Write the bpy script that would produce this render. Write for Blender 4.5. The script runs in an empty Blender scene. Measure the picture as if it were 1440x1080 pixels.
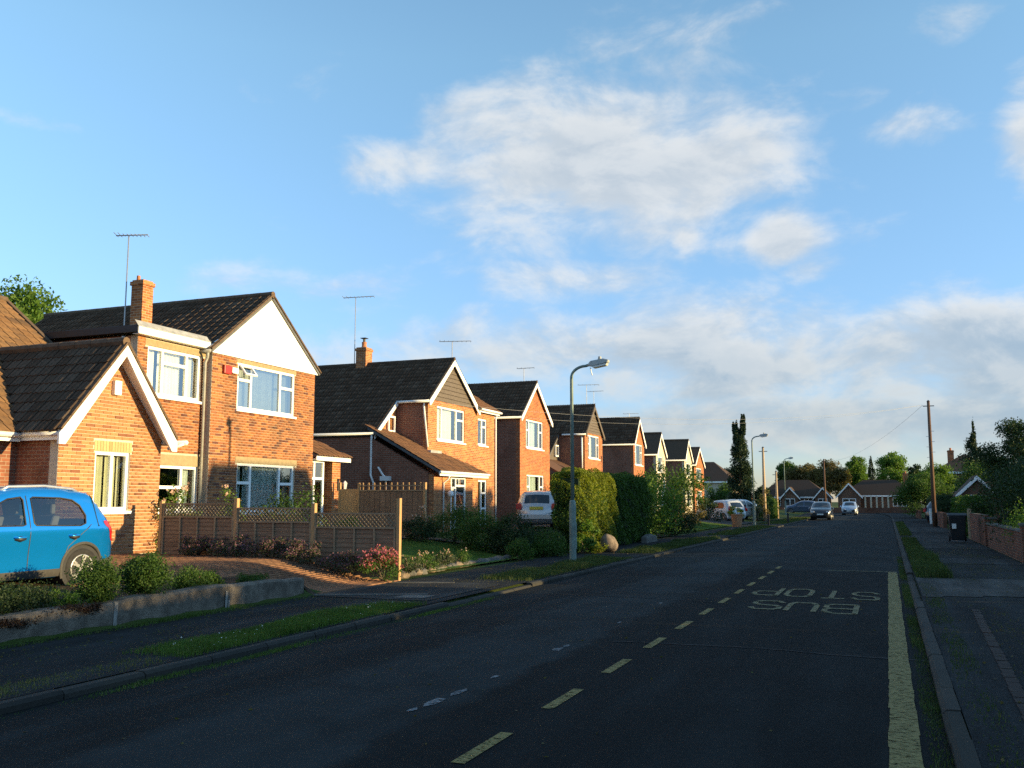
import bpy, bmesh, math, random
import numpy as np
from mathutils import Vector, Matrix
from mathutils.geometry import delaunay_2d_cdt

random.seed(7)
RNG = np.random.default_rng(11)
S = bpy.context.scene
COL = S.collection
R = math.radians

# ------------------------------------------------------------------ camera
CAM_H = 1.6
PITCH, YAW = R(7.07), R(21.50)          # tilted up, turned left of the road axis (+Y)
cam = bpy.data.cameras.new('camera')
cam.sensor_width = 36.0
cam.lens = 33.25
cam.clip_end = 3000
cam_o = bpy.data.objects.new('camera', cam)
COL.objects.link(cam_o)
cam_o.location = (0, 0, CAM_H)
cam_o.rotation_euler = (math.pi / 2 + PITCH, 0, YAW)
S.camera = cam_o

# ------------------------------------------------------------------ light
SUN_EL, SUN_AZ = R(7.0), R(6.7)         # azimuth: from +X towards +Y
sun_dir = Vector((math.cos(SUN_EL) * math.cos(SUN_AZ), math.cos(SUN_EL) * math.sin(SUN_AZ), math.sin(SUN_EL)))
sun = bpy.data.lights.new('sun', 'SUN')
sun.energy = 4.7
sun.angle = R(0.6)
sun.color = (1.0, 0.755, 0.36)
sun_o = bpy.data.objects.new('sun', sun)
COL.objects.link(sun_o)
sun_o.rotation_euler = sun_dir.to_track_quat('Z', 'Y').to_euler()
sun_o.location = (40, 5, 30)

S.view_settings.view_transform = 'Standard'
S.view_settings.look = 'None'
S.view_settings.exposure = 1.22
S.view_settings.gamma = 1.0
S.view_settings.use_curve_mapping = False
S.render.engine = 'CYCLES'
S.cycles.max_bounces = 6
S.cycles.diffuse_bounces = 3
S.cycles.transparent_max_bounces = 12
S.cycles.use_denoising = False

# clouds of the sky: azimuth (deg, + right of the road axis), elevation, half widths, amount
CLOUDS = [(-15.6, 20.0, 8.0, 3.4, 1.12), (-25.0, 20.0, 5.6, 1.4, .78), (-9.6, 22.6, 2.8, 1.6, .74), (-16.2, 16.6, 6.2, 1.7, .8), (-10.5, 20.0, 4.5, 2.4, .85),
          (-21.0, 23.8, 2.6, 1.1, .6), (-5.2, 15.3, 1.6, 1.5, 1.0), (-10.8, 15.7, 1.1, .8, .8), (-4.0, 13.4, 1.6, .8, .7),
          (2.4, 20.5, 2.4, 1.0, .66), (8.6, 18.6, 1.6, 2.2, .8), (4.6, 25.4, 2.6, .9, .5), (-1.5, 22.3, 2.0, .9, .5),
          (-17.5, 13.3, 4.4, 1.1, .78), (-33.0, 12.4, 5.0, 1.1, .66), (-20.0, 9.2, 10.0, 1.7, .9), (-9.5, 8.8, 9.0, 2.4, 1.0),
          (5.0, 7.8, 10.0, 2.6, 1.05), (0.3, 4.6, 11.0, 1.6, .95), (-12.5, 4.6, 5.0, 1.2, .8), (6.2, 6.0, 1.8, 1.0, .8),
          (-50.0, 20.3, 2.5, .45, .45), (-33.0, 8.6, 4.5, .6, .5)]


class NT:
    """small helper to write node trees"""
    def __init__(s, tree):
        s.t = tree
        s.t.nodes.clear()

    def n(s, typ, ins=None, **props):
        nd = s.t.nodes.new(typ)
        for k, v in props.items():
            setattr(nd, k, v)
        for k, v in (ins or {}).items():
            s.set(nd, k, v)
        return nd

    def set(s, nd, k, v):
        sock = nd.inputs[k]
        if isinstance(v, bpy.types.NodeSocket):
            s.t.links.new(v, sock)
        else:
            sock.default_value = v

    def m(s, op, a, b=None, c=None, clamp=False):
        nd = s.n('ShaderNodeMath', operation=op, use_clamp=clamp)
        for i, v in enumerate((a, b, c)):
            if v is not None:
                s.set(nd, i, v)
        return nd.outputs[0]

    def mix(s, fac, a, b, blend='MIX'):
        nd = s.n('ShaderNodeMix', data_type='RGBA', blend_type=blend)
        s.set(nd, 0, fac)
        s.set(nd, 6, a if isinstance(a, bpy.types.NodeSocket) else tuple(a) + (1,) * (4 - len(a)))
        s.set(nd, 7, b if isinstance(b, bpy.types.NodeSocket) else tuple(b) + (1,) * (4 - len(b)))
        return nd.outputs[2]

    def ramp(s, x, lo, hi, a=0.0, b=1.0, kind='SMOOTHSTEP'):
        nd = s.n('ShaderNodeMapRange', interpolation_type=kind)
        for k, v in zip((0, 1, 2, 3, 4), (x, lo, hi, a, b)):
            s.set(nd, k, v)
        return nd.outputs[0]

    def noise(s, vec, scale, detail=3.0, rough=0.55, dist=0.0):
        nd = s.n('ShaderNodeTexNoise', {'Scale': scale, 'Detail': detail, 'Roughness': rough, 'Distortion': dist})
        if vec is not None:
            s.set(nd, 'Vector', vec)
        return nd.outputs[0]


SKY_STRENGTH = 0.15


def build_world():
    w = bpy.data.worlds.new('World')
    S.world = w
    w.use_nodes = True
    w.cycles.sampling_method = 'MANUAL'
    w.cycles.sample_map_resolution = 512
    T = NT(w.node_tree)
    sky = T.n('ShaderNodeTexSky', sky_type='NISHITA')
    sky.sun_disc = False
    sky.sun_elevation = SUN_EL
    sky.sun_rotation = math.pi / 2 - SUN_AZ
    sky.air_density = 1.0
    sky.dust_density = 0.0
    sky.ozone_density = 2.0
    sky.altitude = 20
    tc = T.n('ShaderNodeTexCoord').outputs['Generated']
    sep = T.n('ShaderNodeSeparateXYZ', {0: tc})
    x, y, z = sep.outputs
    az = T.m('MULTIPLY', T.m('ARCTAN2', x, y), 57.2958)
    el = T.m('MULTIPLY', T.m('ARCSINE', z), 57.2958)
    # cloud coordinates on the dome, stretched sideways
    vec = T.n('ShaderNodeCombineXYZ', {0: x, 1: y, 2: T.m('MULTIPLY', z, 1.9)}).outputs[0]
    cover = None
    for a, e, ra, re, amt in CLOUDS:
        u = T.m('DIVIDE', T.m('SUBTRACT', az, a), ra)
        v = T.m('DIVIDE', T.m('SUBTRACT', el, e), re)
        d = T.m('ADD', T.m('MULTIPLY', u, u), T.m('MULTIPLY', v, v))
        g = T.m('MULTIPLY', T.m('EXPONENT', T.m('MULTIPLY', d, -0.36)), amt)
        cover = g if cover is None else T.m('MAXIMUM', cover, g)
    # the rest of the sky carries loose clouds of the same kind
    broad = T.ramp(T.noise(vec, 3.0, 2.0), 0.5, 0.72, 0.0, 0.85)
    away = T.ramp(T.m('ABSOLUTE', T.m('ADD', az, 21.0)), 30.0, 44.0)
    high = T.ramp(el, 28.0, 38.0)
    cover = T.m('MAXIMUM', cover, T.m('MULTIPLY', broad, T.m('MAXIMUM', away, high)))

    def dens(off):
        vv = T.n('ShaderNodeVectorMath', {0: vec, 1: off}, operation='ADD').outputs[0]
        big = T.noise(vv, 8.5, 9.0, 0.60, 0.25)
        return T.m('ADD', T.m('MULTIPLY', T.m('SUBTRACT', big, 0.5), 1.85), T.m('MULTIPLY', T.m('SUBTRACT', cover, 0.50), 1.1))
    d0 = dens((0, 0, 0))
    d1 = dens((0.018, 0.006, 0.022))
    alpha = T.m('MULTIPLY', T.ramp(d0, -0.26, 0.50), T.ramp(el, -0.5, 2.5, 0.0, 1.0))
    lit = T.ramp(T.m('SUBTRACT', d0, d1), -0.24, 0.22)
    thick = T.ramp(d0, 0.15, 0.85)
    lit = T.m('ADD', T.m('MULTIPLY', lit, 0.62), T.m('MULTIPLY', T.m('SUBTRACT', 1.0, thick), 0.42), clamp=True)
    lit = T.m('MULTIPLY', lit, T.ramp(el, 4.0, 13.0, 0.62, 1.0))
    lowcol = T.mix(T.ramp(el, 6.0, 17.0), (0.34, 0.46, 0.58), (0.56, 0.63, 0.70))
    higcol = T.mix(T.ramp(el, 3.0, 13.0), (0.98, 0.92, 0.80), (0.92, 0.92, 0.90))
    ccol = T.mix(lit, lowcol, higcol)
    ccol = T.mix(1.0, ccol, (CLOUD_GAIN,) * 3, 'MULTIPLY')
    skyc = T.mix(1.0, sky.outputs[0], (SKY_STRENGTH,) * 3, 'MULTIPLY')
    tint = T.mix(T.m('POWER', T.ramp(el, 0.0, 26.0, kind='LINEAR'), 0.75), SKY_TINT_LOW, SKY_TINT)
    skyc = T.mix(1.0, skyc, tint, 'MULTIPLY')
    col = T.mix(T.m('MULTIPLY', alpha, 0.84), skyc, ccol)
    bg = T.n('ShaderNodeBackground', {'Color': col, 'Strength': 1.0})
    T.t.links.new(bg.outputs[0], T.n('ShaderNodeOutputWorld').inputs[0])


SKY_TINT = (1.12, 1.20, 1.19)         # the camera's cool white balance
SKY_TINT_LOW = (0.40, 0.48, 0.95)
CLOUD_GAIN = 0.41
build_world()

# ------------------------------------------------------------------ materials
MATS = {}


def mat(name):
    m = bpy.data.materials.new(name)
    m.use_nodes = True
    MATS[name] = m
    return NT(m.node_tree)


def finish(T, shader, disp=None):
    out = T.n('ShaderNodeOutputMaterial')
    T.t.links.new(shader, out.inputs[0])


def bump(T, h, strength=0.4, dist=0.01):
    return T.n('ShaderNodeBump', {'Height': h, 'Strength': strength, 'Distance': dist}).outputs[0]


def pbr(T, col, rough=0.7, normal=None, metal=0.0, spec=0.4, coat=0.0, **k):
    ins = {'Base Color': col if isinstance(col, bpy.types.NodeSocket) else tuple(col) + (1,), 'Roughness': rough, 'Metallic': metal,
           'Specular IOR Level': spec}
    if normal is not None:
        ins['Normal'] = normal
    if coat:
        ins['Coat Weight'] = coat
        ins['Coat Roughness'] = 0.06
    ins.update(k)
    return T.n('ShaderNodeBsdfPrincipled', ins).outputs[0]


def pos(T):
    return T.n('ShaderNodeNewGeometry').outputs['Position']


def rnd(T):
    a = T.n('ShaderNodeNewGeometry').outputs['Random Per Island']
    b = T.n('ShaderNodeObjectInfo').outputs['Random']
    return T.m('FRACT', T.m('ADD', a, b))


def simple(name, col, rough=0.6, var=0.12, scale=6.0, metal=0.0, spec=0.4, bumps=0.0, coat=0.0, dirt=0.0, dirtcol=(0.06, 0.06, 0.045)):
    """a plain material with mottling and, if asked, dirt"""
    T = mat(name)
    p = pos(T)
    n = T.noise(p, scale, 4.0, 0.6)
    c = T.mix(T.ramp(n, 0.3, 0.7), tuple(v * (1 - var) for v in col), tuple(min(1, v * (1 + var)) for v in col))
    if dirt:
        d = T.ramp(T.noise(p, scale * 0.35, 6.0, 0.65), 0.52, 0.72)
        c = T.mix(T.m('MULTIPLY', d, dirt), c, dirtcol)
    nm = bump(T, T.noise(p, scale * 8, 3.0), bumps, 0.01) if bumps else None
    finish(T, pbr(T, c, rough, nm, metal, spec, coat))


def brick_tex(name, c1, c2, mortar, stain=0.25):
    """far brickwork: courses from the position along the wall"""
    T = mat(name)
    g = T.n('ShaderNodeNewGeometry')
    ps = T.n('ShaderNodeSeparateXYZ', {0: g.outputs['Position']})
    ns = T.n('ShaderNodeSeparateXYZ', {0: g.outputs['True Normal']})
    u = T.m('ADD', T.m('MULTIPLY', ps.outputs[1], T.m('ABSOLUTE', ns.outputs[0])), T.m('MULTIPLY', ps.outputs[0], T.m('ABSOLUTE', ns.outputs[1])))
    v = T.n('ShaderNodeCombineXYZ', {0: u, 1: ps.outputs[2]}).outputs[0]
    b = T.n('ShaderNodeTexBrick', {'Vector': v, 'Color1': c1 + (1,), 'Color2': c2 + (1,), 'Mortar': mortar + (1,), 'Scale': 1.0, 'Mortar Size': 0.007,
                                   'Mortar Smooth': 0.15, 'Bias': 0.0, 'Brick Width': 0.225, 'Row Height': 0.075})
    n = T.noise(g.outputs['Position'], 0.7, 5.0, 0.6)
    c = T.mix(T.m('MULTIPLY', T.ramp(n, 0.45, 0.7), stain), b.outputs[0], tuple(x * 0.35 for x in c1))
    n2 = T.noise(v, 4.4, 2.0)
    c = T.mix(T.m('MULTIPLY', T.ramp(n2, 0.55, 0.7), 0.35), c, tuple(x * 0.45 for x in c2))
    finish(T, pbr(T, c, 0.9, bump(T, T.m('SUBTRACT', 1.0, b.outputs[1]), 0.5, 0.01), spec=0.15))


def piece_mat(name, c1, c2, c3, rough=0.9, scale=40.0, stain=0.0):
    """bricks, tiles, slabs: each piece has its own shade"""
    T = mat(name)
    r = rnd(T)
    p = pos(T)
    c = T.mix(T.ramp(r, 0.0, 0.65, kind='LINEAR'), c1, c2)
    c = T.mix(T.ramp(r, 0.72, 0.95, kind='LINEAR'), c, c3)
    n = T.noise(p, scale, 4.0, 0.65)
    c = T.mix(T.m('MULTIPLY', T.ramp(n, 0.4, 0.75), 0.45), c, tuple(x * 0.45 for x in c1))
    if stain:
        d = T.ramp(T.noise(p, 0.9, 6.0, 0.65), 0.48, 0.7)
        c = T.mix(T.m('MULTIPLY', d, stain), c, (0.05, 0.045, 0.035))
    finish(T, pbr(T, c, rough, bump(T, n, 0.35, 0.006), spec=0.2))


def leaf_mat(name, c1, c2, c3, trans=0.35):
    T = mat(name)
    r = rnd(T)
    c = T.mix(T.ramp(r, 0.0, 0.6, kind='LINEAR'), c1, c2)
    c = T.mix(T.ramp(r, 0.75, 1.0, kind='LINEAR'), c, c3)
    n = T.noise(pos(T), 1.6, 3.0)
    c = T.mix(T.m('MULTIPLY', T.ramp(n, 0.42, 0.65), 0.45), c, tuple(x * 0.55 for x in c1))
    d = pbr(T, c, 0.62, spec=0.25)
    t = T.n('ShaderNodeBsdfTranslucent', {'Color': T.mix(1.0, c, (1.3, 1.35, 0.6), 'MULTIPLY')}).outputs[0]
    finish(T, T.n('ShaderNodeMixShader', {0: trans, 1: d, 2: t}).outputs[0])


def glass(name, tint=(0.82, 0.88, 0.88), refl=0.22):
    T = mat(name)
    fr = T.n('ShaderNodeLayerWeight', {'Blend': 0.35}).outputs['Fresnel']
    f = T.m('ADD', T.m('MULTIPLY', fr, 0.75), refl, clamp=True)
    tr = T.n('ShaderNodeBsdfTransparent', {'Color': tint + (1,)}).outputs[0]
    gl = T.n('ShaderNodeBsdfGlossy', {'Color': (0.95, 0.97, 1, 1), 'Roughness': 0.015,
                                      'Normal': bump(T, T.noise(pos(T), 1.3, 1.0), 0.05, 0.02)}).outputs[0]
    finish(T, T.n('ShaderNodeMixShader', {0: f, 1: tr, 2: gl}).outputs[0])


def tarmac(name, c, patchy=0.35, seams=False, tone=None):
    T = mat(name)
    p = pos(T)
    fine = T.noise(p, 75.0, 3.0, 0.75)
    mid = T.noise(p, 9.0, 5.0, 0.65)
    st = T.n('ShaderNodeMapping', {'Vector': p, 'Scale': (1.0, 0.12, 1.0)}).outputs[0]
    streak = T.noise(st, 2.2, 5.0, 0.6)
    col = T.mix(T.ramp(fine, 0.36, 0.70), tuple(x * 0.35 for x in c), tuple(x * 1.7 for x in c))
    chip = T.ramp(T.noise(p, 34.0, 2.0, 0.6), 0.66, 0.74)
    col = T.mix(T.m('MULTIPLY', chip, 0.8), col, tuple(x * 5.5 for x in c))
    col = T.mix(T.m('MULTIPLY', T.ramp(streak, 0.42, 0.66), patchy), col, tuple(x * 3.2 for x in c))
    col = T.mix(T.m('MULTIPLY', T.ramp(mid, 0.5, 0.75), 0.4), col, tuple(x * 0.5 for x in c))
    if seams:
        # newer surfacing on the bus-stop side, with trench repairs
        sx = T.n('ShaderNodeSeparateXYZ', {0: p})
        wob = T.m('MULTIPLY', T.m('SUBTRACT', T.noise(p, 1.4, 3.0), 0.5), 0.5)
        side = T.ramp(T.m('ADD', sx.outputs[0], wob), -3.25, -3.05)
        col = T.mix(T.m('MULTIPLY', side, 0.45), col, tuple(x * 0.5 for x in c))
        lane = T.m('MULTIPLY', T.ramp(T.m('ADD', sx.outputs[0], wob), -4.75, -4.5), T.m('SUBTRACT', 1.0, side))
        col = T.mix(T.m('MULTIPLY', lane, 0.5), col, tuple(x * 3.0 for x in c))
        far = T.ramp(T.m('ADD', sx.outputs[1], T.m('MULTIPLY', wob, 3.0)), 22.5, 23.3)
        col = T.mix(T.m('MULTIPLY', far, 0.4), col, tuple(x * 2.8 for x in c))
    h = T.m('ADD', T.m('MULTIPLY', fine, 1.0), T.m('MULTIPLY', mid, 0.6))
    big = T.noise(p, 0.55, 5.0, 0.62)
    col = T.mix(T.m('MULTIPLY', T.ramp(big, 0.42, 0.66), 0.5), col, tuple(x * 0.45 for x in c))
    finish(T, pbr(T, col, 0.95, bump(T, h, 0.5, 0.010), spec=0.10))


def paint_mark(name, c, wear=0.5):
    T = mat(name)
    p = pos(T)
    n = T.noise(p, 38.0, 5.0, 0.7)
    st = T.n('ShaderNodeMapping', {'Vector': p, 'Scale': (1.0, 3.2, 1.0)}).outputs[0]
    n2 = T.noise(st, 14.0, 6.0, 0.75)
    w = T.ramp(n2, wear, wear + 0.09)
    col = T.mix(T.ramp(n, 0.35, 0.7), tuple(x * 0.7 for x in c), c)
    sh = pbr(T, col, 0.75, bump(T, n, 0.3, 0.004), spec=0.25)
    tr = T.n('ShaderNodeBsdfTransparent').outputs[0]
    finish(T, T.n('ShaderNodeMixShader', {0: w, 1: sh, 2: tr}).outputs[0])


def soil_grass(name, c1, c2, c3, sc=3.0):
    T = mat(name)
    p = pos(T)
    a = T.noise(p, sc, 6.0, 0.65)
    b = T.noise(p, 60.0, 3.0, 0.7)
    c = T.mix(T.ramp(a, 0.38, 0.62), c1, c2)
    c = T.mix(T.m('MULTIPLY', T.ramp(b, 0.45, 0.7), 0.6), c, c3)
    finish(T, pbr(T, c, 0.95, bump(T, b, 0.6, 0.03), spec=0.1))


def wood(name, c, vert=False, var=0.3):
    T = mat(name)
    p = pos(T)
    sc = (3.0, 3.0, 40.0) if not vert else (40.0, 40.0, 3.0)
    st = T.n('ShaderNodeMapping', {'Vector': p, 'Scale': sc}).outputs[0]
    g = T.noise(st, 1.0, 5.0, 0.65)
    r = rnd(T)
    col = T.mix(T.ramp(g, 0.3, 0.7), tuple(x * (1 - var) for x in c), tuple(x * (1 + var) for x in c))
    col = T.mix(T.m('MULTIPLY', r, 0.4), col, tuple(x * 0.6 for x in c))
    finish(T, pbr(T, col, 0.85, bump(T, g, 0.3, 0.004), spec=0.2))


# brick shades
piece_mat('brick_warm', (0.345, 0.155, 0.068), (0.435, 0.212, 0.096), (0.215, 0.085, 0.045), stain=0.15)
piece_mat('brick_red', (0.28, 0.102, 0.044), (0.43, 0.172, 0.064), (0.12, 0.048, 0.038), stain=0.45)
simple('mortar', (0.52, 0.46, 0.37), 0.95, 0.15, 20, bumps=0.3)
simple('mortar_red', (0.46, 0.38, 0.29), 0.95, 0.18, 20, bumps=0.3)
brick_tex('brick_far_a', (0.50, 0.185, 0.062), (0.24, 0.082, 0.036), (0.46, 0.34, 0.22))
brick_tex('brick_far_b', (0.46, 0.140, 0.05), (0.22, 0.066, 0.032), (0.42, 0.29, 0.18))
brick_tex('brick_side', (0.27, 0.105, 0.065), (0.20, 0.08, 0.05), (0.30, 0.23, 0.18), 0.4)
brick_tex('brick_far_dark', (0.17, 0.085, 0.055), (0.12, 0.062, 0.042), (0.2, 0.16, 0.12))
brick_tex('brick_buff', (0.40, 0.26, 0.13), (0.34, 0.21, 0.10), (0.4, 0.34, 0.26))
simple('edging_red', (0.024, 0.014, 0.011), 0.95, 0.3, 12, dirt=0.5)
brick_tex('brick_garden', (0.19, 0.072, 0.042), (0.11, 0.045, 0.030), (0.19, 0.155, 0.12), 0.6)
piece_mat('lintel_brick', (0.46, 0.31, 0.15), (0.52, 0.36, 0.18), (0.40, 0.25, 0.11))
simple('concrete_lintel', (0.29, 0.22, 0.125), 0.9, 0.12, 9, bumps=0.2)
# roofs
piece_mat('tile_brown', (0.145, 0.080, 0.042), (0.19, 0.108, 0.055), (0.10, 0.06, 0.038), scale=18, stain=0.35)
piece_mat('tile_far', (0.062, 0.038, 0.026), (0.08, 0.05, 0.034), (0.05, 0.034, 0.026), scale=6, stain=0.4)
piece_mat('tile_dark', (0.074, 0.046, 0.029), (0.098, 0.064, 0.042), (0.120, 0.084, 0.058), scale=14, stain=0.3)
piece_mat('tile_russet', (0.105, 0.054, 0.034), (0.135, 0.07, 0.042), (0.075, 0.042, 0.03), scale=18, stain=0.4)
simple('roof_felt', (0.10, 0.10, 0.105), 0.9, 0.2, 5, bumps=0.3)
simple('lead', (0.30, 0.30, 0.30), 0.6, 0.2, 5, spec=0.5)
simple('ridge_tile', (0.105, 0.068, 0.042), 0.9, 0.25, 8, bumps=0.3)
# joinery
simple('white_upvc', (0.80, 0.80, 0.79), 0.35, 0.03, 3, spec=0.5, dirt=0.10, dirtcol=(0.4, 0.38, 0.34))
simple('white_board', (0.80, 0.80, 0.78), 0.5, 0.03, 2, dirt=0.12, dirtcol=(0.45, 0.42, 0.36))
simple('cream_render', (0.50, 0.43, 0.32), 0.85, 0.05, 4, bumps=0.2, dirt=0.12)
simple('black_plastic', (0.02, 0.02, 0.022), 0.5, 0.2, 8)
simple('grey_pipe', (0.32, 0.31, 0.28), 0.5, 0.12, 8, dirt=0.2)
simple('boarding', (0.105, 0.084, 0.068), 0.8, 0.18, 12, bumps=0.2)
simple('curtain', (0.86, 0.82, 0.68), 0.9, 0.05, 6)
simple('curtain_sage', (0.62, 0.60, 0.42), 0.9, 0.06, 6)
simple('curtain_net', (0.62, 0.68, 0.66), 0.9, 0.08, 9)
simple('curtain_dim', (0.36, 0.36, 0.30), 0.9, 0.1, 6)
simple('interior', (0.16, 0.14, 0.12), 0.9, 0.15, 3)
simple('dark_door', (0.035, 0.045, 0.07), 0.45, 0.1, 6)
glass('window_glass')
glass('window_mirror', (0.45, 0.48, 0.48), 0.34)
glass('car_glass', (0.74, 0.78, 0.76), 0.08)
simple('dark_glass', (0.012, 0.016, 0.020), 0.06, 0.1, 3, spec=0.9)
# street
tarmac('road', (0.0112, 0.0140, 0.0148), 0.35, True)
tarmac('pavement', (0.020, 0.022, 0.023), 0.3)
tarmac('pavement_pale', (0.036, 0.037, 0.037), 0.3)
tarmac('pavement_worn', (0.060, 0.057, 0.053), 0.3)
paint_mark('yellow_paint', (0.27, 0.205, 0.065), 0.51)
paint_mark('yellow_worn', (0.21, 0.18, 0.085), 0.515)
paint_mark('white_worn', (0.20, 0.21, 0.22), 0.48)
simple('crack', (0.006, 0.006, 0.007), 0.95, 0.2, 10)
piece_mat('kerb', (0.030, 0.029, 0.026), (0.044, 0.042, 0.037), (0.022, 0.023, 0.019), scale=25, stain=0.8)
simple('stone_edge', (0.105, 0.10, 0.09), 0.9, 0.2, 9, bumps=0.4, dirt=0.3)
piece_mat('paver', (0.21, 0.105, 0.062), (0.26, 0.135, 0.075), (0.16, 0.08, 0.05), scale=30, stain=0.4)
simple('concrete_wall', (0.125, 0.105, 0.083), 0.95, 0.35, 5.0, bumps=1.0, dirt=0.6, dirtcol=(0.045, 0.040, 0.028))
simple('pale_patch', (0.22, 0.21, 0.19), 0.95, 0.25, 14, dirt=0.4, dirtcol=(0.16, 0.14, 0.11))
leaf_mat('moss', (0.040, 0.018, 0.010), (0.055, 0.028, 0.014), (0.05, 0.04, 0.012), 0.05)
soil_grass('soil', (0.050, 0.034, 0.022), (0.075, 0.052, 0.034), (0.03, 0.022, 0.016), 4)
soil_grass('grass_ground', (0.045, 0.075, 0.016), (0.060, 0.085, 0.022), (0.05, 0.05, 0.02), 1.2)
soil_grass('lawn_ground', (0.065, 0.125, 0.022), (0.080, 0.14, 0.028), (0.055, 0.09, 0.02), 2.5)
leaf_mat('grass_blade', (0.060, 0.120, 0.020), (0.085, 0.150, 0.028), (0.16, 0.16, 0.06), 0.4)
leaf_mat('grass_rough', (0.040, 0.072, 0.018), (0.062, 0.095, 0.026), (0.13, 0.12, 0.05), 0.35)
leaf_mat('grass_dry', (0.10, 0.12, 0.03), (0.15, 0.15, 0.05), (0.20, 0.17, 0.08), 0.4)
# leaves
leaf_mat('leaf_mid', (0.040, 0.085, 0.016), (0.060, 0.120, 0.022), (0.095, 0.145, 0.030))
leaf_mat('leaf_bright', (0.075, 0.150, 0.022), (0.105, 0.190, 0.030), (0.15, 0.22, 0.045), 0.4)
leaf_mat('leaf_gold', (0.150, 0.190, 0.018), (0.215, 0.235, 0.022), (0.085, 0.12, 0.016), 0.4)
leaf_mat('leaf_dark', (0.020, 0.040, 0.014), (0.030, 0.058, 0.018), (0.045, 0.07, 0.02), 0.25)
leaf_mat('leaf_conifer', (0.020, 0.042, 0.020), (0.028, 0.055, 0.024), (0.04, 0.06, 0.024), 0.15)
leaf_mat('leaf_bronze', (0.115, 0.085, 0.032), (0.150, 0.120, 0.045), (0.09, 0.10, 0.03), 0.35)
leaf_mat('leaf_purple', (0.060, 0.024, 0.022), (0.085, 0.035, 0.028), (0.05, 0.05, 0.02), 0.3)
leaf_mat('leaf_grey', (0.055, 0.075, 0.035), (0.075, 0.095, 0.045), (0.075, 0.05, 0.05), 0.25)
leaf_mat('petal_pink', (0.50, 0.115, 0.155), (0.60, 0.19, 0.23), (0.40, 0.09, 0.14), 0.3)
leaf_mat('petal_mauve', (0.17, 0.085, 0.12), (0.22, 0.11, 0.14), (0.13, 0.07, 0.10), 0.3)
leaf_mat('petal_pale', (0.68, 0.42, 0.36), (0.72, 0.52, 0.42), (0.6, 0.3, 0.28), 0.3)
leaf_mat('petal_white', (0.7, 0.7, 0.66), (0.75, 0.75, 0.7), (0.6, 0.6, 0.5), 0.2)
simple('bark', (0.10, 0.075, 0.05), 0.95, 0.3, 9, bumps=0.7)
wood('fence_board', (0.235, 0.155, 0.100))
wood('fence_batten', (0.30, 0.22, 0.14), True)
wood('fence_post', (0.44, 0.27, 0.13), True, 0.2)
wood('pole_wood', (0.13, 0.075, 0.05), True)
wood('pole_pale', (0.42, 0.31, 0.2), True, 0.2)
wood('bin_terracotta', (0.42, 0.20, 0.10), True, 0.15)
simple('lamp_steel', (0.150, 0.205, 0.185), 0.55, 0.15, 5, spec=0.45, dirt=0.3, dirtcol=(0.07, 0.085, 0.075))
simple('lantern_body', (0.32, 0.34, 0.33), 0.5, 0.1, 9, dirt=0.2)
simple('lantern_lens', (0.55, 0.56, 0.52), 0.25, 0.05, 9, spec=0.6)
simple('aerial_metal', (0.33, 0.33, 0.34), 0.4, 0.1, 9, metal=0.6)
simple('wire', (0.05, 0.05, 0.05), 0.6, 0.1, 9)
simple('wire_pale', (0.33, 0.33, 0.33), 0.6, 0.1, 9)
simple('clay_pot', (0.42, 0.16, 0.08), 0.9, 0.2, 12)
simple('alarm_red', (0.40, 0.025, 0.015), 0.4, 0.08, 9)
simple('bin_black', (0.012, 0.014, 0.017), 0.45, 0.25, 6, spec=0.4)
simple('boulder', (0.19, 0.145, 0.11), 0.95, 0.25, 9, bumps=0.6, dirt=0.2)
# cars
simple('paint_blue', (0.004, 0.24, 0.72), 0.22, 0.02, 2, metal=0.6, spec=0.5, coat=1.0)
simple('paint_silver', (0.48, 0.47, 0.47), 0.3, 0.03, 2, metal=0.5, spec=0.5, coat=0.8)
simple('paint_silverblue', (0.42, 0.48, 0.56), 0.3, 0.03, 2, metal=0.5, spec=0.5, coat=0.8)
simple('paint_navy', (0.06, 0.09, 0.15), 0.3, 0.05, 2, metal=0.3, spec=0.5, coat=0.8)
simple('paint_dark', (0.022, 0.026, 0.034), 0.3, 0.05, 2, metal=0.3, spec=0.5, coat=0.8)
simple('paint_white', (0.50, 0.52, 0.54), 0.35, 0.03, 2, coat=0.6)
simple('cladding', (0.040, 0.038, 0.036), 0.7, 0.15, 20)
simple('tyre', (0.018, 0.017, 0.017), 0.85, 0.3, 15)
simple('alloy', (0.55, 0.54, 0.52), 0.35, 0.1, 12, metal=0.7, spec=0.6)
simple('tail_red', (0.42, 0.012, 0.015), 0.12, 0.1, 20, spec=0.8)
simple('lamp_clear', (0.65, 0.66, 0.68), 0.1, 0.05, 20, spec=0.8)
simple('seat_grey', (0.10, 0.10, 0.105), 0.9, 0.15, 15)
simple('plate_yellow', (0.62, 0.48, 0.06), 0.5, 0.05, 15)
simple('plate_white', (0.75, 0.75, 0.72), 0.5, 0.05, 15)

# ------------------------------------------------------------------ building helpers
W = {}          # world origin of objects built in world coordinates (None: built in the local frame of a turned thing)


def tag(o, label, cat, group=None):
    o['label'] = label
    o['category'] = cat
    if group:
        o['group'] = group
    return o


def thing(name, loc, label, cat, group=None, rz=None, scale=None):
    o = bpy.data.objects.new(name, None)
    o.empty_display_size = 0.3
    COL.objects.link(o)
    o.location = loc
    if rz is not None:
        o.rotation_euler = (0, 0, rz)
    if scale:
        o.scale = (scale,) * 3
    W[o] = Vector(loc) if rz is None and not scale else None
    return tag(o, label, cat, group)


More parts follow.
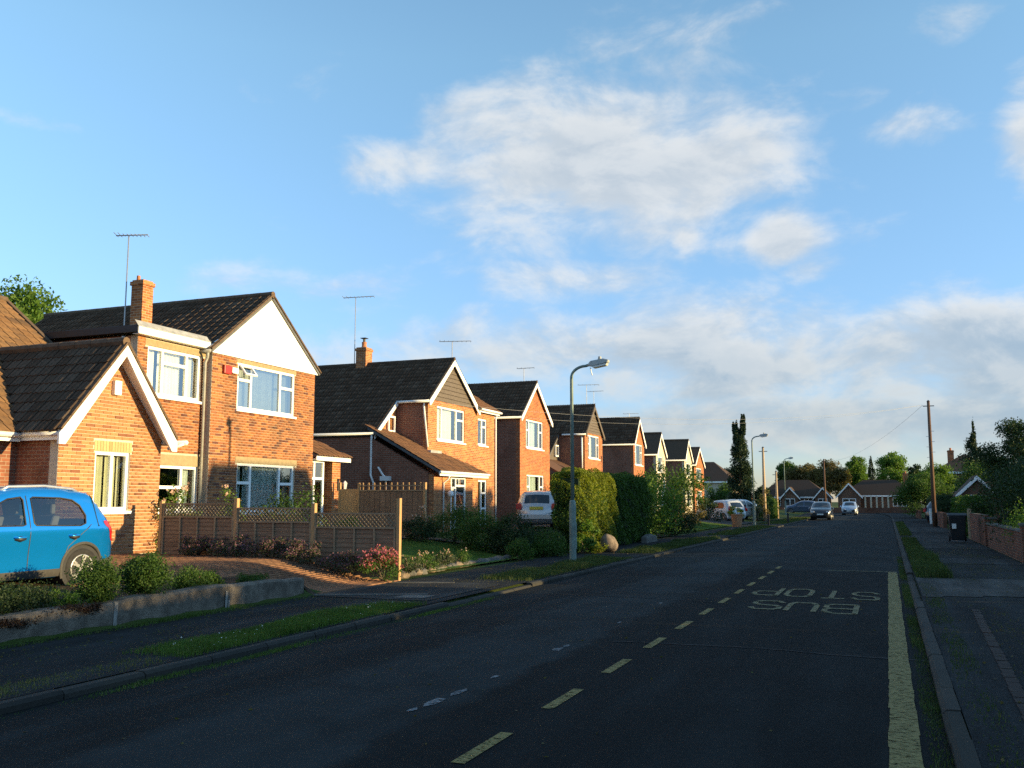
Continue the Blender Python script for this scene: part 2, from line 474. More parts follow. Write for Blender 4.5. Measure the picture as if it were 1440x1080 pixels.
def link(name, me, parent, org=None):
    o = bpy.data.objects.new(name, me)
    COL.objects.link(o)
    if parent is not None:
        o.parent = parent
        if W.get(parent) is not None and org is not None:
            o.location = org - W[parent]
            W[o] = org
        else:
            W[o] = None
            if org is not None:
                o.location = org
    else:
        W[o] = org if org is not None else Vector((0, 0, 0))
        o.location = W[o]
    return o


class MB:
    def __init__(s):
        s.v, s.f = [], []

    def add(s, vs, fs):
        k = len(s.v)
        s.v += [tuple(p) for p in vs]
        s.f += [tuple(i + k for i in f) for f in fs]
        return s

    def box(s, x0, x1, y0, y1, z0, z1):
        return s.add([(x0, y0, z0), (x1, y0, z0), (x1, y1, z0), (x0, y1, z0), (x0, y0, z1), (x1, y0, z1), (x1, y1, z1), (x0, y1, z1)],
                     [(0, 3, 2, 1), (4, 5, 6, 7), (0, 1, 5, 4), (1, 2, 6, 5), (2, 3, 7, 6), (3, 0, 4, 7)])

    def bar(s, a, b, w, h, up=(0, 0, 1)):
        """rectangular bar from a to b; w sideways, h along up"""
        a, b = Vector(a), Vector(b)
        d = (b - a).normalized()
        sd = d.cross(Vector(up)).normalized() * (w / 2)
        u = sd.cross(d).normalized() * (h / 2)
        vs = [p + i * sd + j * u for p in (a, b) for i, j in ((-1, -1), (1, -1), (1, 1), (-1, 1))]
        return s.add(vs, [(0, 1, 2, 3), (7, 6, 5, 4), (0, 4, 5, 1), (1, 5, 6, 2), (2, 6, 7, 3), (3, 7, 4, 0)])

    def prism(s, poly, vec):
        """polygon (3-D points) pushed along vec"""
        n = len(poly)
        vec = Vector(vec)
        vs = [Vector(p) for p in poly] + [Vector(p) + vec for p in poly]
        return s.add(vs, [tuple(range(n)), tuple(range(2 * n - 1, n - 1, -1))] + [(i, i + n, (i + 1) % n + n, (i + 1) % n) for i in range(n)])

    def tube(s, path, r, n=8, caps=True):
        path = [Vector(p) for p in path]
        rs = r if isinstance(r, (list, tuple)) else [r] * len(path)
        rings = []
        ref = None
        for i, p in enumerate(path):
            d = (path[min(i + 1, len(path) - 1)] - path[max(i - 1, 0)]).normalized()
            if ref is None:
                ref = d.orthogonal().normalized()
            ref = (ref - d * ref.dot(d)).normalized()
            b = d.cross(ref)
            rings.append([p + (ref * math.cos(t) + b * math.sin(t)) * rs[i] for t in [2 * math.pi * k / n for k in range(n)]])
        vs = [q for rg in rings for q in rg]
        fs = []
        for i in range(len(path) - 1):
            for k in range(n):
                a, b2 = i * n + k, i * n + (k + 1) % n
                fs.append((a, b2, b2 + n, a + n))
        if caps:
            fs.append(tuple(range(n - 1, -1, -1)))
            m = (len(path) - 1) * n
            fs.append(tuple(range(m, m + n)))
        return s.add(vs, fs)

    def build(s, name, mt, parent=None, smooth=False, kind=None, bevel=0.0):
        v = np.array(s.v, float)
        org = None
        if parent is None or W.get(parent) is not None:
            org = Vector(((v[:, 0].min() + v[:, 0].max()) / 2, (v[:, 1].min() + v[:, 1].max()) / 2, v[:, 2].min()))
            v = v - np.array(org)
        me = bpy.data.meshes.new(name)
        me.from_pydata(v.tolist(), [], s.f)
        me.materials.append(MATS[mt])
        if smooth:
            me.shade_smooth()
        o = link(name, me, parent, org)
        if bevel:
            b = o.modifiers.new('bevel', 'BEVEL')
            b.width = bevel
            b.segments = 2
            b.limit_method = 'ANGLE'
        if kind:
            o['kind'] = kind
        return o


def np_mesh(name, v, f, mt, parent=None, kind=None, smooth=False):
    """v (N,3), f (M,k) arrays -> object"""
    v = np.asarray(v, np.float32)
    f = np.asarray(f, np.int32)
    org = None
    if parent is None or W.get(parent) is not None:
        org = Vector((float(v[:, 0].mean()), float(v[:, 1].mean()), float(v[:, 2].min())))
        v = v - np.array(org, np.float32)
    me = bpy.data.meshes.new(name)
    k = f.shape[1]
    me.vertices.add(len(v))
    me.vertices.foreach_set('co', v.ravel())
    me.loops.add(f.size)
    me.loops.foreach_set('vertex_index', f.ravel())
    me.polygons.add(len(f))
    me.polygons.foreach_set('loop_start', np.arange(len(f), dtype=np.int32) * k)
    if smooth:
        me.polygons.foreach_set('use_smooth', np.ones(len(f), bool))
    me.update(calc_edges=True)
    me.materials.append(MATS[mt])
    o = link(name, me, parent, org)
    if kind:
        o['kind'] = kind
    return o


def inst_np(base_v, base_f, mats):
    """copies of a small mesh under many 3x4 transforms, joined"""
    M = np.asarray(mats, float)
    v = np.einsum('nij,kj->nki', M[:, :, :3], base_v) + M[:, None, :, 3]
    n, k = v.shape[:2]
    f = (np.asarray(base_f)[None] + (np.arange(n) * k)[:, None, None]).reshape(-1, np.asarray(base_f).shape[1])
    return v.reshape(-1, 3), f


def small_mesh(name, v, f, mt):
    me = bpy.data.meshes.new(name)
    me.from_pydata([tuple(p) for p in v], [], [tuple(int(i) for i in q) for q in f])
    me.materials.append(MATS[mt])
    return me


BOX_V = np.array([(0, 0, 0), (1, 0, 0), (1, 1, 0), (0, 1, 0), (0, 0, 1), (1, 0, 1), (1, 1, 1), (0, 1, 1)], float)
BOX_F = np.array([(0, 3, 2, 1), (4, 5, 6, 7), (0, 1, 5, 4), (1, 2, 6, 5), (2, 3, 7, 6), (3, 0, 4, 7)])


# ------------------------------------------------------------------ lie of the land
def sstep(a, b, x):
    t = np.clip((x - a) / (b - a), 0, 1)
    return t * t * (3 - 2 * t)


def land(x, y):
    """height of the gardens, drives and verges (the road is 0)"""
    x, y = np.asarray(x, float), np.asarray(y, float)
    terrace = 0.31 + 0.15 * sstep(-9, -13, x)
    drive = 0.068 + 0.38 * sstep(-9.0, -11.5, x)
    garden = 0.068 + 0.40 * sstep(-9.0, -13.5, x)
    w1 = sstep(13.2, 13.9, y)
    w2 = sstep(16.4, 16.9, y)
    left = terrace * (1 - w1) + (drive * (1 - w2) + garden * w2) * w1
    left = np.where(x > -8.9, 0.068, left)
    right = 0.060 + 0.10 * sstep(3.0, 5.0, x)
    return np.where(x < -3, left, right)


def grid_faces(nx, ny):
    i = np.arange(nx - 1)[:, None] * ny + np.arange(ny - 1)[None]
    i = i.ravel()
    return np.stack([i, i + ny, i + ny + 1, i + 1], 1)


def sheet(name, xs, ys, off, mt, fn=land, parent=None, kind='structure', outline=None):
    """surface laid on the land; outline(x, y) -> bool keeps cells"""
    xs, ys = np.asarray(xs, float), np.asarray(ys, float)
    X, Y = np.meshgrid(xs, ys, indexing='ij')
    Z = fn(X, Y) + off
    v = np.stack([X.ravel(), Y.ravel(), Z.ravel()], 1)
    f = grid_faces(len(xs), len(ys))
    if outline is not None:
        c = v[f].mean(1)
        f = f[outline(c[:, 0], c[:, 1])]
        used = np.unique(f)
        remap = np.zeros(len(v), int)
        remap[used] = np.arange(len(used))
        v, f = v[used], remap[f]
    return np_mesh(name, v, f, mt, parent, kind, smooth=True)


def bend(y):
    """the road drifts left towards its far end"""
    y = np.asarray(y, float)
    return -np.where(y > 95, (y - 95) ** 2 / 900.0, 0.0)


KL, KR = -6.30, 0.31        # kerb faces


def base_h(x, y):
    b = bend(y)
    on_road = (x > KL - 0.1 + b) & (x < KR + 0.1 + b) & (y < 152)
    return np.where(on_road, -0.08, land(x, y) - 0.02)


gx = np.concatenate([[-900, -400, -200, -100, -60, -40], np.arange(-30, -14, 1.0), np.arange(-14, 6, 0.25), np.arange(6, 30, 2.0), [40, 60, 100, 200, 400, 900]])
gy = np.concatenate([[-300, -100, -40, -20], np.arange(-10, 0, 2), np.arange(0, 40, 0.5), np.arange(40, 170, 3.0), [200, 260, 350, 500, 800, 1500]])
ground = sheet('ground', gx, gy, 0.0, 'grass_ground', fn=base_h)


def strip(name, x0, x1, ys, z, mt, nx=2, zf=None, parent=None, kind='structure'):
    ys = np.asarray(ys, float)
    t = np.linspace(0, 1, nx)
    X = x0 + (x1 - x0) * t[:, None] + bend(ys)[None]
    Y = np.broadcast_to(ys, X.shape)
    Z = np.full(X.shape, z) if zf is None else zf(X, Y)
    v = np.stack([X.ravel(), Y.ravel(), Z.ravel()], 1)
    return np_mesh(name, v, grid_faces(nx, len(ys)), mt, parent, kind, smooth=True)


ry = np.concatenate([np.arange(-30, 60, 2.0), np.arange(60, 153, 2.0)])
road = strip('road', KL - 0.02, KR + 0.02, ry, 0.0, 'road', 9, zf=lambda X, Y: 0.05 - 0.05 * ((X - bend(Y) + 3.0) / 3.3) ** 2 * 1.0 - 0.0)
pave_l = strip('pavement_left', -8.80, KL - 0.13, ry, 0.078, 'pavement')
pave_r = strip('pavement_right', KR + 0.13, 3.05, ry, 0.072, 'pavement')


def road_z(x):
    return 0.05 - 0.05 * ((x + 3.0) / 3.3) ** 2


# kerb stones: each 0.9 m stone is a piece; far ones as one run
def kerbs(name, xf, sgn, parent):
    st = small_mesh('kerb_stone', [(x, y, z) for x, y, z in ((0, 0, -.1), (.125, 0, -.1), (.125, .90, -.1), (0, .90, -.1), (.03, 0, .073), (.125, 0, .073), (.125, .90, .073), (.03, .90, .073), (0, 0, .045), (0, .9, .045))],
                    [(0, 3, 2, 1), (4, 5, 6, 7), (0, 1, 5, 4, 8), (1, 2, 6, 5), (2, 3, 9, 7, 6), (3, 0, 8, 9), (8, 4, 7, 9)], 'kerb')
    y = -4.0
    far = MB()
    while y < 150:
        x = xf + float(bend(y))
        drop = -0.04 if (sgn < 0 and 13.2 < y < 16.6) or (sgn < 0 and 40 < y < 43) or (sgn > 0 and 16.0 < y < 22.0) else 0.0
        if y < 50:
            o = bpy.data.objects.new('kerb_stone', st)
            COL.objects.link(o)
            o.parent = parent
            o.location = Vector((x, y + (0.9 if sgn < 0 else 0), drop + random.uniform(-.006, .006))) - W[parent]
            o.rotation_euler = (0, random.uniform(-.02, .02), random.uniform(-.006, .006) + (math.pi if sgn < 0 else 0))
        else:
            far.box(x, x + sgn * 0.125, y, y + 0.905, -0.1, 0.070)
        y += 0.915
    o = far.build('far_kerb_run', 'kerb', parent)
    o['kind'] = 'stuff'


kerbs('left', KL, -1, pave_l)
kerbs('right', KR, 1, pave_r)

# surfaces laid on the land
fx = lambda a, b, s=0.25: np.arange(a, b + 1e-6, s)
drive1 = sheet('driveway', fx(-17.0, -8.8, 0.2), fx(4, 16.4, 0.2), 0.012, 'soil',
               outline=lambda x, y: (x < -10.1) | ((y > 13.35) & (x < -8.7)))
# block paving of the first drive: individual pavers where they can be told apart
pv, cand = [], []
for i, px in enumerate(np.arange(-15.4, -8.85, 0.105)):
    for j, py in enumerate(np.arange(10.5 + (0.105 if i % 2 else 0), 16.2, 0.21)):
        if px > -10.15 and py < 13.45 + 0.1 * (px + 10.15):
            continue
        cand.append((px, py, float(land(px + .05, py + .1))))
cand.sort(key=lambda c: math.hypot(c[0], c[1]))
paver_me = small_mesh('paver', BOX_V * (0.098, 0.203, 0.03), BOX_F, 'paver')
for c in cand[:300]:
    o = bpy.data.objects.new('paver', paver_me)
    COL.objects.link(o)
    o.parent = drive1
    o.location = Vector((c[0], c[1], c[2] + 0.001 + random.uniform(0, .003))) - W[drive1]
rest = cand[300:]
mts = np.zeros((len(rest), 3, 4))
for k, c in enumerate(rest):
    mts[k, :, :3] = np.diag((0.098, 0.203, 0.03))
    mts[k, :, 3] = (c[0], c[1], c[2] + 0.001 + random.uniform(0, .003))
pvv, pvf = inst_np(BOX_V, BOX_F, mts)
np_mesh('pavers', pvv, pvf, 'paver', drive1, 'stuff')
sheet('planting_bed', fx(-10.1, -8.95, 0.1), fx(2, 13.3, 0.2), 0.01, 'soil')
sheet('lawn', fx(-13.2, -9.1, 0.2), fx(17.6, 25.6, 0.2), 0.03, 'lawn_ground', outline=lambda x, y: (y > 18.6 + 0.25 * (x + 9.5) ** 2 * 0) & (y < 25.6 - 0.35 * (x + 13.2)))
sheet('drive_third_house', fx(-16.9, -8.8, 0.4), fx(25.9, 27.0, 0.25), 0.02, 'pavement_worn')
sheet('forecourt', fx(-16.9, -11.0, 0.4), fx(33.5, 42.0, 0.4), 0.02, 'pavement_worn')
sheet('front_drive', fx(-17, -8.8, 0.4), fx(40.2, 43.2, 0.4), 0.022, 'pavement_worn')
sheet('front_lawn', fx(-14, -8.9, 0.4), fx(44.0, 62.0, 0.5), 0.03, 'lawn_ground')
sheet('side_drive', fx(-17, -8.8, 0.4), fx(62.5, 72, 0.5), 0.02, 'pavement_worn')
# crossover and patches of the footways
flat = lambda z: (lambda X, Y: np.full(X.shape, z))
sheet('crossover_left', fx(-8.75, -6.44, 0.3), fx(13.3, 16.5, 0.2), 0.086, 'pavement_pale', fn=flat(0.0))
sheet('crossover_right', fx(0.46, 3.0, 0.3), fx(16.6, 21.2, 0.25), 0.080, 'pavement_worn', fn=flat(0.0), outline=lambda x, y: (y > 16.9 + 0.35 * (x - .5)) & (y < 21.0 + 0.6 * (x - .5)))
sheet('path_far_right', fx(0.9, 3.0, 0.3), fx(26.0, 62.0, 0.5), 0.078, 'pavement_pale', fn=flat(0.0), outline=lambda x, y: np.sin(y * .35) > -0.55)

# ------------------------------------------------------------------ road markings
bay = thing('bus_bay_line', (-2.42, 5, 0.05), 'dashed yellow line along the outer side of the bus stop bay', 'road marking')
for y in np.arange(3.74, 23.2, 1.603):
    MB().add([(-2.50, y, road_z(-2.5) + .005), (-2.41, y, road_z(-2.41) + .005), (-2.41, y + .80, road_z(-2.41) + .005), (-2.50, y + .80, road_z(-2.5) + .005)], [(0, 1, 2, 3)]).build('dash', 'yellow_paint', bay)
m = MB()
n = 60
for k in range(n):
    y0, y1 = -2 + 25.3 * k / n, -2 + 25.3 * (k + 1) / n
    j = lambda: random.uniform(-.008, .008)
    m.add([(-.06 + j(), y0, road_z(-.06) + .005), (.13 + j(), y0, road_z(.13) + .005), (.13 + j(), y1, road_z(.13) + .005), (-.06 + j(), y1, road_z(-.06) + .005)], [(0, 1, 2, 3)])
tag(m.build('clearway_line', 'yellow_paint'), 'broad solid yellow line beside the right kerb', 'road marking')
tag(MB().box(-2.45, .12, 23.05, 23.13, road_z(-1) + .004, road_z(-1) + .006).build('bay_end_line', 'yellow_worn'), 'thin worn yellow line closing the far end of the bus bay', 'road marking')


def stroke(m, pts, w, wy):
    """strip of paint along a polyline in (x, y); w across, wy along the road"""
    for (x0, y0), (x1, y1) in zip(pts[:-1], pts[1:]):
        d = Vector((x1 - x0, y1 - y0))
        L = d.length or 1e-6
        nx, ny = -d.y / L * w / 2, d.x / L * wy / 2
        ex, ey = d.x / L * w * .25, d.y / L * wy * .25
        z = road_z(x0) + .006
        m.add([(x0 - ex + nx, y0 - ey + ny, z), (x0 - ex - nx, y0 - ey - ny, z), (x1 + ex - nx, y1 + ey - ny, z), (x1 + ex + nx, y1 + ey + ny, z)], [(0, 1, 2, 3)])


GLYPH = {  # unit letters, 0..1 in both directions, read upright
    'B': [[(0, 0), (0, 1)], [(0, 1), (.75, 1), (1, .88), (1, .62), (.8, .52), (0, .52)], [(.8, .52), (1, .42), (1, .12), (.75, 0), (0, 0)]],
    'U': [[(0, 1), (0, .18), (.2, 0), (.8, 0), (1, .18), (1, 1)]],
    'S': [[(1, .84), (.8, 1), (.2, 1), (0, .86), (0, .64), (.2, .53), (.8, .47), (1, .36), (1, .14), (.8, 0), (.2, 0), (0, .16)]],
    'T': [[(0, 1), (1, 1)], [(.5, 1), (.5, 0)]],
    'O': [[(.2, 0), (0, .18), (0, .82), (.2, 1), (.8, 1), (1, .82), (1, .18), (.8, 0), (.2, 0)]],
    'P': [[(0, 0), (0, 1), (.8, 1), (1, .86), (1, .6), (.8, .48), (0, .48)]]}
txt = thing('bus_stop_lettering', (-1.1, 16.5, 0.05), 'worn yellow BUS STOP lettering facing away on the road', 'road marking')
# read by drivers coming the other way: words run right to left, tops point to the camera
for word, spans, yb, yt in (('BUS', ((-.50, -.92), (-1.06, -1.44), (-1.56, -1.96)), 15.58, 14.42),
                            ('STOP', ((-.22, -.60), (-.74, -1.12), (-1.28, -1.66), (-1.80, -2.18)), 17.85, 16.55)):
    for ch, (xa, xb) in zip(word, spans):
        m = MB()
        for pl in GLYPH[ch]:
            stroke(m, [(xa + (xb - xa) * u, yb + (yt - yb) * v) for u, v in pl], 0.080, 0.12)
        o = m.build('letter', 'yellow_worn', txt)
# lost white centre-line paint
wm = thing('worn_centre_line', (-3.5, 8, 0.05), 'few white scraps of a worn out centre line', 'road marking')
for x, y, s in ((-3.35, 6.85, .09), (-3.33, 7.25, .08), (-3.38, 6.55, .05), (-3.32, 8.0, .05), (-3.3, 9.7, .09), (-3.29, 9.95, .05), (-3.28, 12.1, .05), (-3.3, 14.6, .06)):
    pts = [(x + s * .6 * random.uniform(.6, 1.2) * math.cos(t), y + s * 1.8 * random.uniform(.6, 1.2) * math.sin(t), road_z(x) + .005) for t in np.linspace(0, 2 * math.pi, 9)[:-1]]
    MB().add(pts, [tuple(range(8))]).build('paint_scrap', 'white_worn', wm)
# joints and cracks across the carriageway
for cx0, cx1, cy, sk, lab in ((-2.9, .3, 10.45, .25, 'open crack across the bus bay near the camera'), (-6.2, .25, 20.8, .35, 'thin joint crossing the whole road before the lettering ends'),
                              (-5.6, -2.6, 15.6, -.5, 'short crack crossing the left lane')):
    m = MB()
    xs = np.linspace(cx0, cx1, 40)
    off = np.cumsum(RNG.normal(0, .018, 40))
    wd = np.abs(RNG.normal(.024, .012, 40))
    for k in range(39):
        a, b = cy + sk * (xs[k] - cx0) / (cx1 - cx0) + off[k], cy + sk * (xs[k + 1] - cx0) / (cx1 - cx0) + off[k + 1]
        m.add([(xs[k], a - wd[k], road_z(xs[k]) + .004), (xs[k + 1], b - wd[k + 1], road_z(xs[k + 1]) + .004), (xs[k + 1], b + wd[k + 1], road_z(xs[k + 1]) + .004), (xs[k], a + wd[k], road_z(xs[k]) + .004)], [(0, 1, 2, 3)])
    o = m.build('road_crack', 'crack', road)

# ------------------------------------------------------------------ house parts
CAMV = Vector((0, 0, CAM_H))


def wall_x(m, x, y0, y1, z0, z1, holes=(), t=0.22):
    """wall in the plane x facing +X with rectangular holes (ya, yb, za, zb)"""
    ys = sorted({y0, y1, *[min(max(v, y0), y1) for h in holes for v in h[:2]]})
    zs = sorted({z0, z1, *[min(max(v, z0), z1) for h in holes for v in h[2:]]})
    for a, b in zip(ys[:-1], ys[1:]):
        for c, d in zip(zs[:-1], zs[1:]):
            my, mz = (a + b) / 2, (c + d) / 2
            if any(h[0] < my < h[1] and h[2] < mz < h[3] for h in holes):
                continue
            m.add([(x, a, c), (x, b, c), (x, b, d), (x, a, d)], [(0, 1, 2, 3)])
            m.add([(x - t, a, c), (x - t, b, c), (x - t, b, d), (x - t, a, d)], [(3, 2, 1, 0)])
    for a, b, c, d in list(holes):
        for p, q in (((a, c), (a, d)), ((a, d), (b, d)), ((b, d), (b, c)), ((b, c), (a, c))):
            m.add([(x, *p), (x, *q), (x - t, *q), (x - t, *p)], [(0, 1, 2, 3)])
    for p, q in (((y0, z0), (y0, z1)), ((y0, z1), (y1, z1)), ((y1, z1), (y1, z0))):
        m.add([(x, *p), (x, *q), (x - t, *q), (x - t, *p)], [(0, 1, 2, 3)])
    return m


def brickwork(wall, x, zmin, zmax, row_spans, mt, singles=300, pitch_w=0.225, row=0.075, z_ref=0.45):
    """real bricks on a +X facing wall; row_spans(z0, z1) -> list of (ya, yb)"""
    full, cut = [], []
    k = 0
    z = z_ref
    while z < zmax:
        if z + 0.02 > zmin:
            for ya, yb in row_spans(z, z + row):
                off = (k % 2) * pitch_w / 2
                i = math.floor((ya - off) / pitch_w)
                while i * pitch_w + off < yb:
                    a, b = i * pitch_w + off, (i + 1) * pitch_w + off
                    i += 1
                    aa, bb = max(a, ya), min(b, yb)
                    if bb - aa < 0.035:
                        continue
                    (full if bb - aa > pitch_w - 1e-6 else cut).append((aa + .005, bb - .005, z + .005, z + row - .005))
        z += row
        k += 1
    full.sort(key=lambda q: (q[0] ** 2 + (q[2] - CAM_H) ** 2))
    me = small_mesh('brick', (BOX_V * (0.03, pitch_w - .01, row - .01)) + (-0.02, 0, 0), BOX_F, mt)
    for q in full[:singles]:
        o = bpy.data.objects.new('brick', me)
        COL.objects.link(o)
        o.parent = wall
        o.location = Vector((x + random.uniform(-.002, .003), q[0], q[2])) - W[wall]
    rest = full[singles:] + cut
    if rest:
        mts = np.zeros((len(rest), 3, 4))
        for j, q in enumerate(rest):
            mts[j, :, :3] = np.diag((0.03, q[1] - q[0], q[3] - q[2]))
            mts[j, :, 3] = (x - 0.02 + random.uniform(-.002, .003), q[0], q[2])
        v, f = inst_np(BOX_V, BOX_F, mts)
        np_mesh('bricks', v, f, mt, wall, 'stuff')


def minus(spans, holes, z0, z1):
    out = list(spans)
    for a, b, c, d in holes:
        if z1 > c + .01 and z0 < d - .01:
            nxt = []
            for p, q in out:
                if a > p:
                    nxt.append((p, min(a, q)))
                if b < q:
                    nxt.append((max(b, p), q))
            out = [s for s in nxt if s[1] - s[0] > .02]
    return out


TILE_P = [(0, .020), (.03, .043), (.06, .020), (.075, .010), (.165, .008), (.18, .030), (.21, .030), (.225, .010), (.297, .010)]


def tile_geo(w=0.30, L=0.345):
    sx = w / 0.30
    v = [(u * sx, -0.005, h + .026) for u, h in TILE_P] + [(u * sx, L, h) for u, h in TILE_P] + [(u * sx, 0.0, h - 0.012) for u, h in TILE_P]
    n = len(TILE_P)
    f = [(i, i + 1, n + i + 1, n + i) for i in range(n - 1)] + [(2 * n + i, 2 * n + i + 1, i + 1, i) for i in range(n - 1)]
    return np.array(v), np.array(f)


TV, TF = tile_geo()


def tiles(roof, O, u, v, inside, ulen, vlen, mt, singles=0, gauge=0.285, w=0.30):
    """tile a roof plane: O lower corner, u along the eaves, v up the slope; inside(s, t)"""
    O, u, v = Vector(O), Vector(u).normalized(), Vector(v).normalized()
    n = u.cross(v).normalized()
    if n.z < 0:
        n = -n
    cells = []
    nr = int(vlen / gauge) + 1
    for r in range(nr):
        for c in range(-3, int(ulen / w) + 1):
            s0 = c * w
            t0 = r * gauge - 0.03
            if inside(s0 + w / 2, t0 + gauge / 2):
                p = O + u * s0 + v * t0 + n * 0.01
                cells.append((p, s0, t0))
    cells.sort(key=lambda q: (q[0] - CAMV).length)
    B = Matrix((u, v, n)).transposed()
    if singles:
        key = 'tile_' + mt + roof.name
        me = small_mesh('roof_tile', (np.array(B) @ TV.T).T, TF, mt)
        for p, _, _ in cells[:singles]:
            o = bpy.data.objects.new('roof_tile', me)
            COL.objects.link(o)
            o.parent = roof
            o.location = p - W[roof] + n * random.uniform(0, .004)
    rest = cells[singles:]
    if rest:
        mts = np.zeros((len(rest), 3, 4))
        for j, (p, _, _) in enumerate(rest):
            mts[j, :, :3] = np.array(B)
            mts[j, :, 3] = p + n * random.uniform(0, .004)
        vv, ff = inst_np(TV, TF, mts)
        np_mesh('roof_tiles', vv, ff, mt, roof, 'stuff')


def slab(poly, n, t):
    """roof slab under the tiles, hanging t below the plane"""
    m = MB()
    n = Vector(n).normalized()
    m.prism([Vector(p) for p in poly], -n * t)
    return m


def window(house, x, y0, y1, z0, z1, cols, curtain=None, gl='window_glass', depth=0.09, sill=True, fw=0.080, label=None, open_pane=None):
    """white framed window in a +X facing wall. cols: list of (right edge fraction, [transom fractions])"""
    m = MB()
    xf, xb = x - depth + .05, x - depth - .02
    e = 0.004
    a, b, c, d = y0 - e, y1 + e, z0 - e, z1 + e
    m.box(xb, xf, a, b, c, c + fw)
    m.box(xb, xf, a, b, d - fw, d)
    m.box(xb, xf - .001, a, a + fw, c + fw, d - fw)
    m.box(xb, xf - .001, b - fw, b, c + fw, d - fw)
    panes = []
    left = a + fw
    edges = [f for f, _ in cols]
    for k, (fr, trans) in enumerate(cols):
        last = k == len(cols) - 1
        right = b - fw if last else a + fr * (b - a) - fw / 2
        bot = c + fw
        for tf in trans:
            zt = c + tf * (d - c)
            m.box(xb, xf - .002, left, right, zt - fw / 2, zt + fw / 2)
            panes.append((left, right, bot, zt - fw / 2))
            bot = zt + fw / 2
        panes.append((left, right, bot, d - fw))
        if not last:
            m.box(xb, xf - .001, right, right + fw, c + fw, d - fw)
            left = right + fw
    o = m.build('window', 'white_upvc', house)
    if label:
        o['label'] = label
    for k, (p, q, r, s) in enumerate(panes):
        if k == open_pane:
            # top-hung sash propped open: frame ring and pane hinged at its head
            ang = R(38)
            hgt = s - r
            ring = MB()
            xo, zo = xf + .01, s

            def hp(yy, zz, dx=0.0):
                L = zo - zz
                return (xo + math.sin(ang) * L + math.cos(ang) * dx, yy, zo - math.cos(ang) * L + math.sin(ang) * dx)
            for (ya, yb, za, zb) in ((p, q, r, r + .045), (p, q, s - .045, s), (p, p + .045, r + .045, s - .045), (q - .045, q, r + .045, s - .045)):
                ring.add([hp(yy, zz, dx) for dx in (0, .045) for yy, zz in ((ya, za), (yb, za), (yb, zb), (ya, zb))],
                         [(0, 3, 2, 1), (4, 5, 6, 7), (0, 1, 5, 4), (1, 2, 6, 5), (2, 3, 7, 6), (3, 0, 4, 7)])
            ring.build('open_sash', 'white_upvc', o)
            MB().add([hp(p + .045, r + .045, .02), hp(q - .045, r + .045, .02), hp(q - .045, s - .045, .02), hp(p + .045, s - .045, .02)], [(0, 1, 2, 3)]).build('pane', gl, o)
            continue
        MB().add([(x - depth + .012, p, r), (x - depth + .012, q, r), (x - depth + .012, q, s), (x - depth + .012, p, s)], [(0, 1, 2, 3)]).build('pane', gl, o)
    if sill:
        MB().box(x - depth, x + .07, y0 - .06, y1 + .06, z0 - .075, z0 - .006).build('sill', 'white_upvc', o, bevel=.008)
    for ya, yb, mt in (curtain or ()):
        # pleated cloth behind the glass
        A, Bq = y0 + ya * (y1 - y0), y0 + yb * (y1 - y0)
        n = max(6, int((Bq - A) / .035))
        ys = np.linspace(A, Bq, n)
        cm = MB()
        for i in range(n - 1):
            xa, xb2 = x - .26 + .025 * math.sin(i * 1.9 + ya * 7), x - .26 + .025 * math.sin((i + 1) * 1.9 + ya * 7)
            cm.add([(xa, ys[i], z0 - .02), (xb2, ys[i + 1], z0 - .02), (xb2, ys[i + 1], z1 + .02), (xa, ys[i], z1 + .02)], [(0, 1, 2, 3)])
        cm.build('curtain', mt, o, smooth=True)
    return o


def box_part(house, name, mt, *b, bevel=0.0, parent=None):
    return MB().box(*b).build(name, mt, parent or house, bevel=bevel)


def pipe(house, path, r=0.036, mt='white_upvc', name='downpipe'):
    return MB().tube(path, r, 8).build(name, mt, house, smooth=True)


def chimney(house, x0, x1, y0, y1, z0, z1, mt='brick_far_a', pots=1, cowl=False):
    m = MB().box(x0, x1, y0, y1, z0, z1 - .16)
    m.box(x0 - .035, x1 + .035, y0 - .035, y1 + .035, z1 - .16, z1 - .05)
    m.box(x0 + .01, x1 - .01, y0 + .01, y1 - .01, z1 - .05, z1)
    c = m.build('chimney', mt, house)
    for k in range(pots):
        cx, cy = (x0 + x1) / 2, y0 + (y1 - y0) * (k + .5) / pots
        MB().tube([(cx, cy, z1 - .02), (cx, cy, z1 + .12), (cx, cy, z1 + .26)], [.13, .105, .115], 12).build('chimney_pot', 'clay_pot', c, smooth=False)
        if cowl:
            MB().tube([(cx, cy, z1 + .25), (cx, cy, z1 + .40)], [.06, .06], 8).box(cx - .13, cx + .13, cy - .13, cy + .13, z1 + .42, z1 + .45).box(cx - .01, cx + .01, cy - .1, cy - .08, z1 + .26, z1 + .42).box(cx - .01, cx + .01, cy + .08, cy + .1, z1 + .26, z1 + .42).build('cowl', 'black_plastic', c)
    return c


def aerial(x, y, z0, z1, label, ang=0.4, n=9, L=0.9, parent=None):
    t = thing('television_aerial', (x, y, z0), label, 'aerial', 'roof aerials')
    MB().tube([(x, y, z0), (x, y, z1)], .019, 6).build('mast', 'aerial_metal', t)
    dx, dy = math.cos(ang), math.sin(ang)
    b = MB().bar((x - dx * L * .4, y - dy * L * .4, z1 - .03), (x + dx * L * .6, y + dy * L * .6, z1 + .03), .03, .03)
    b.build('boom', 'aerial_metal', t)
    for k in range(n):
        s = -L * .4 + L * k / (n - 1)
        px, py = x + dx * s, y + dy * s
        hw = .14 + .10 * (k < 2)
        MB().bar((px + dy * hw, py - dx * hw, z1), (px - dy * hw, py + dx * hw, z1), .014, .014).build('element', 'aerial_metal', t)
    return t


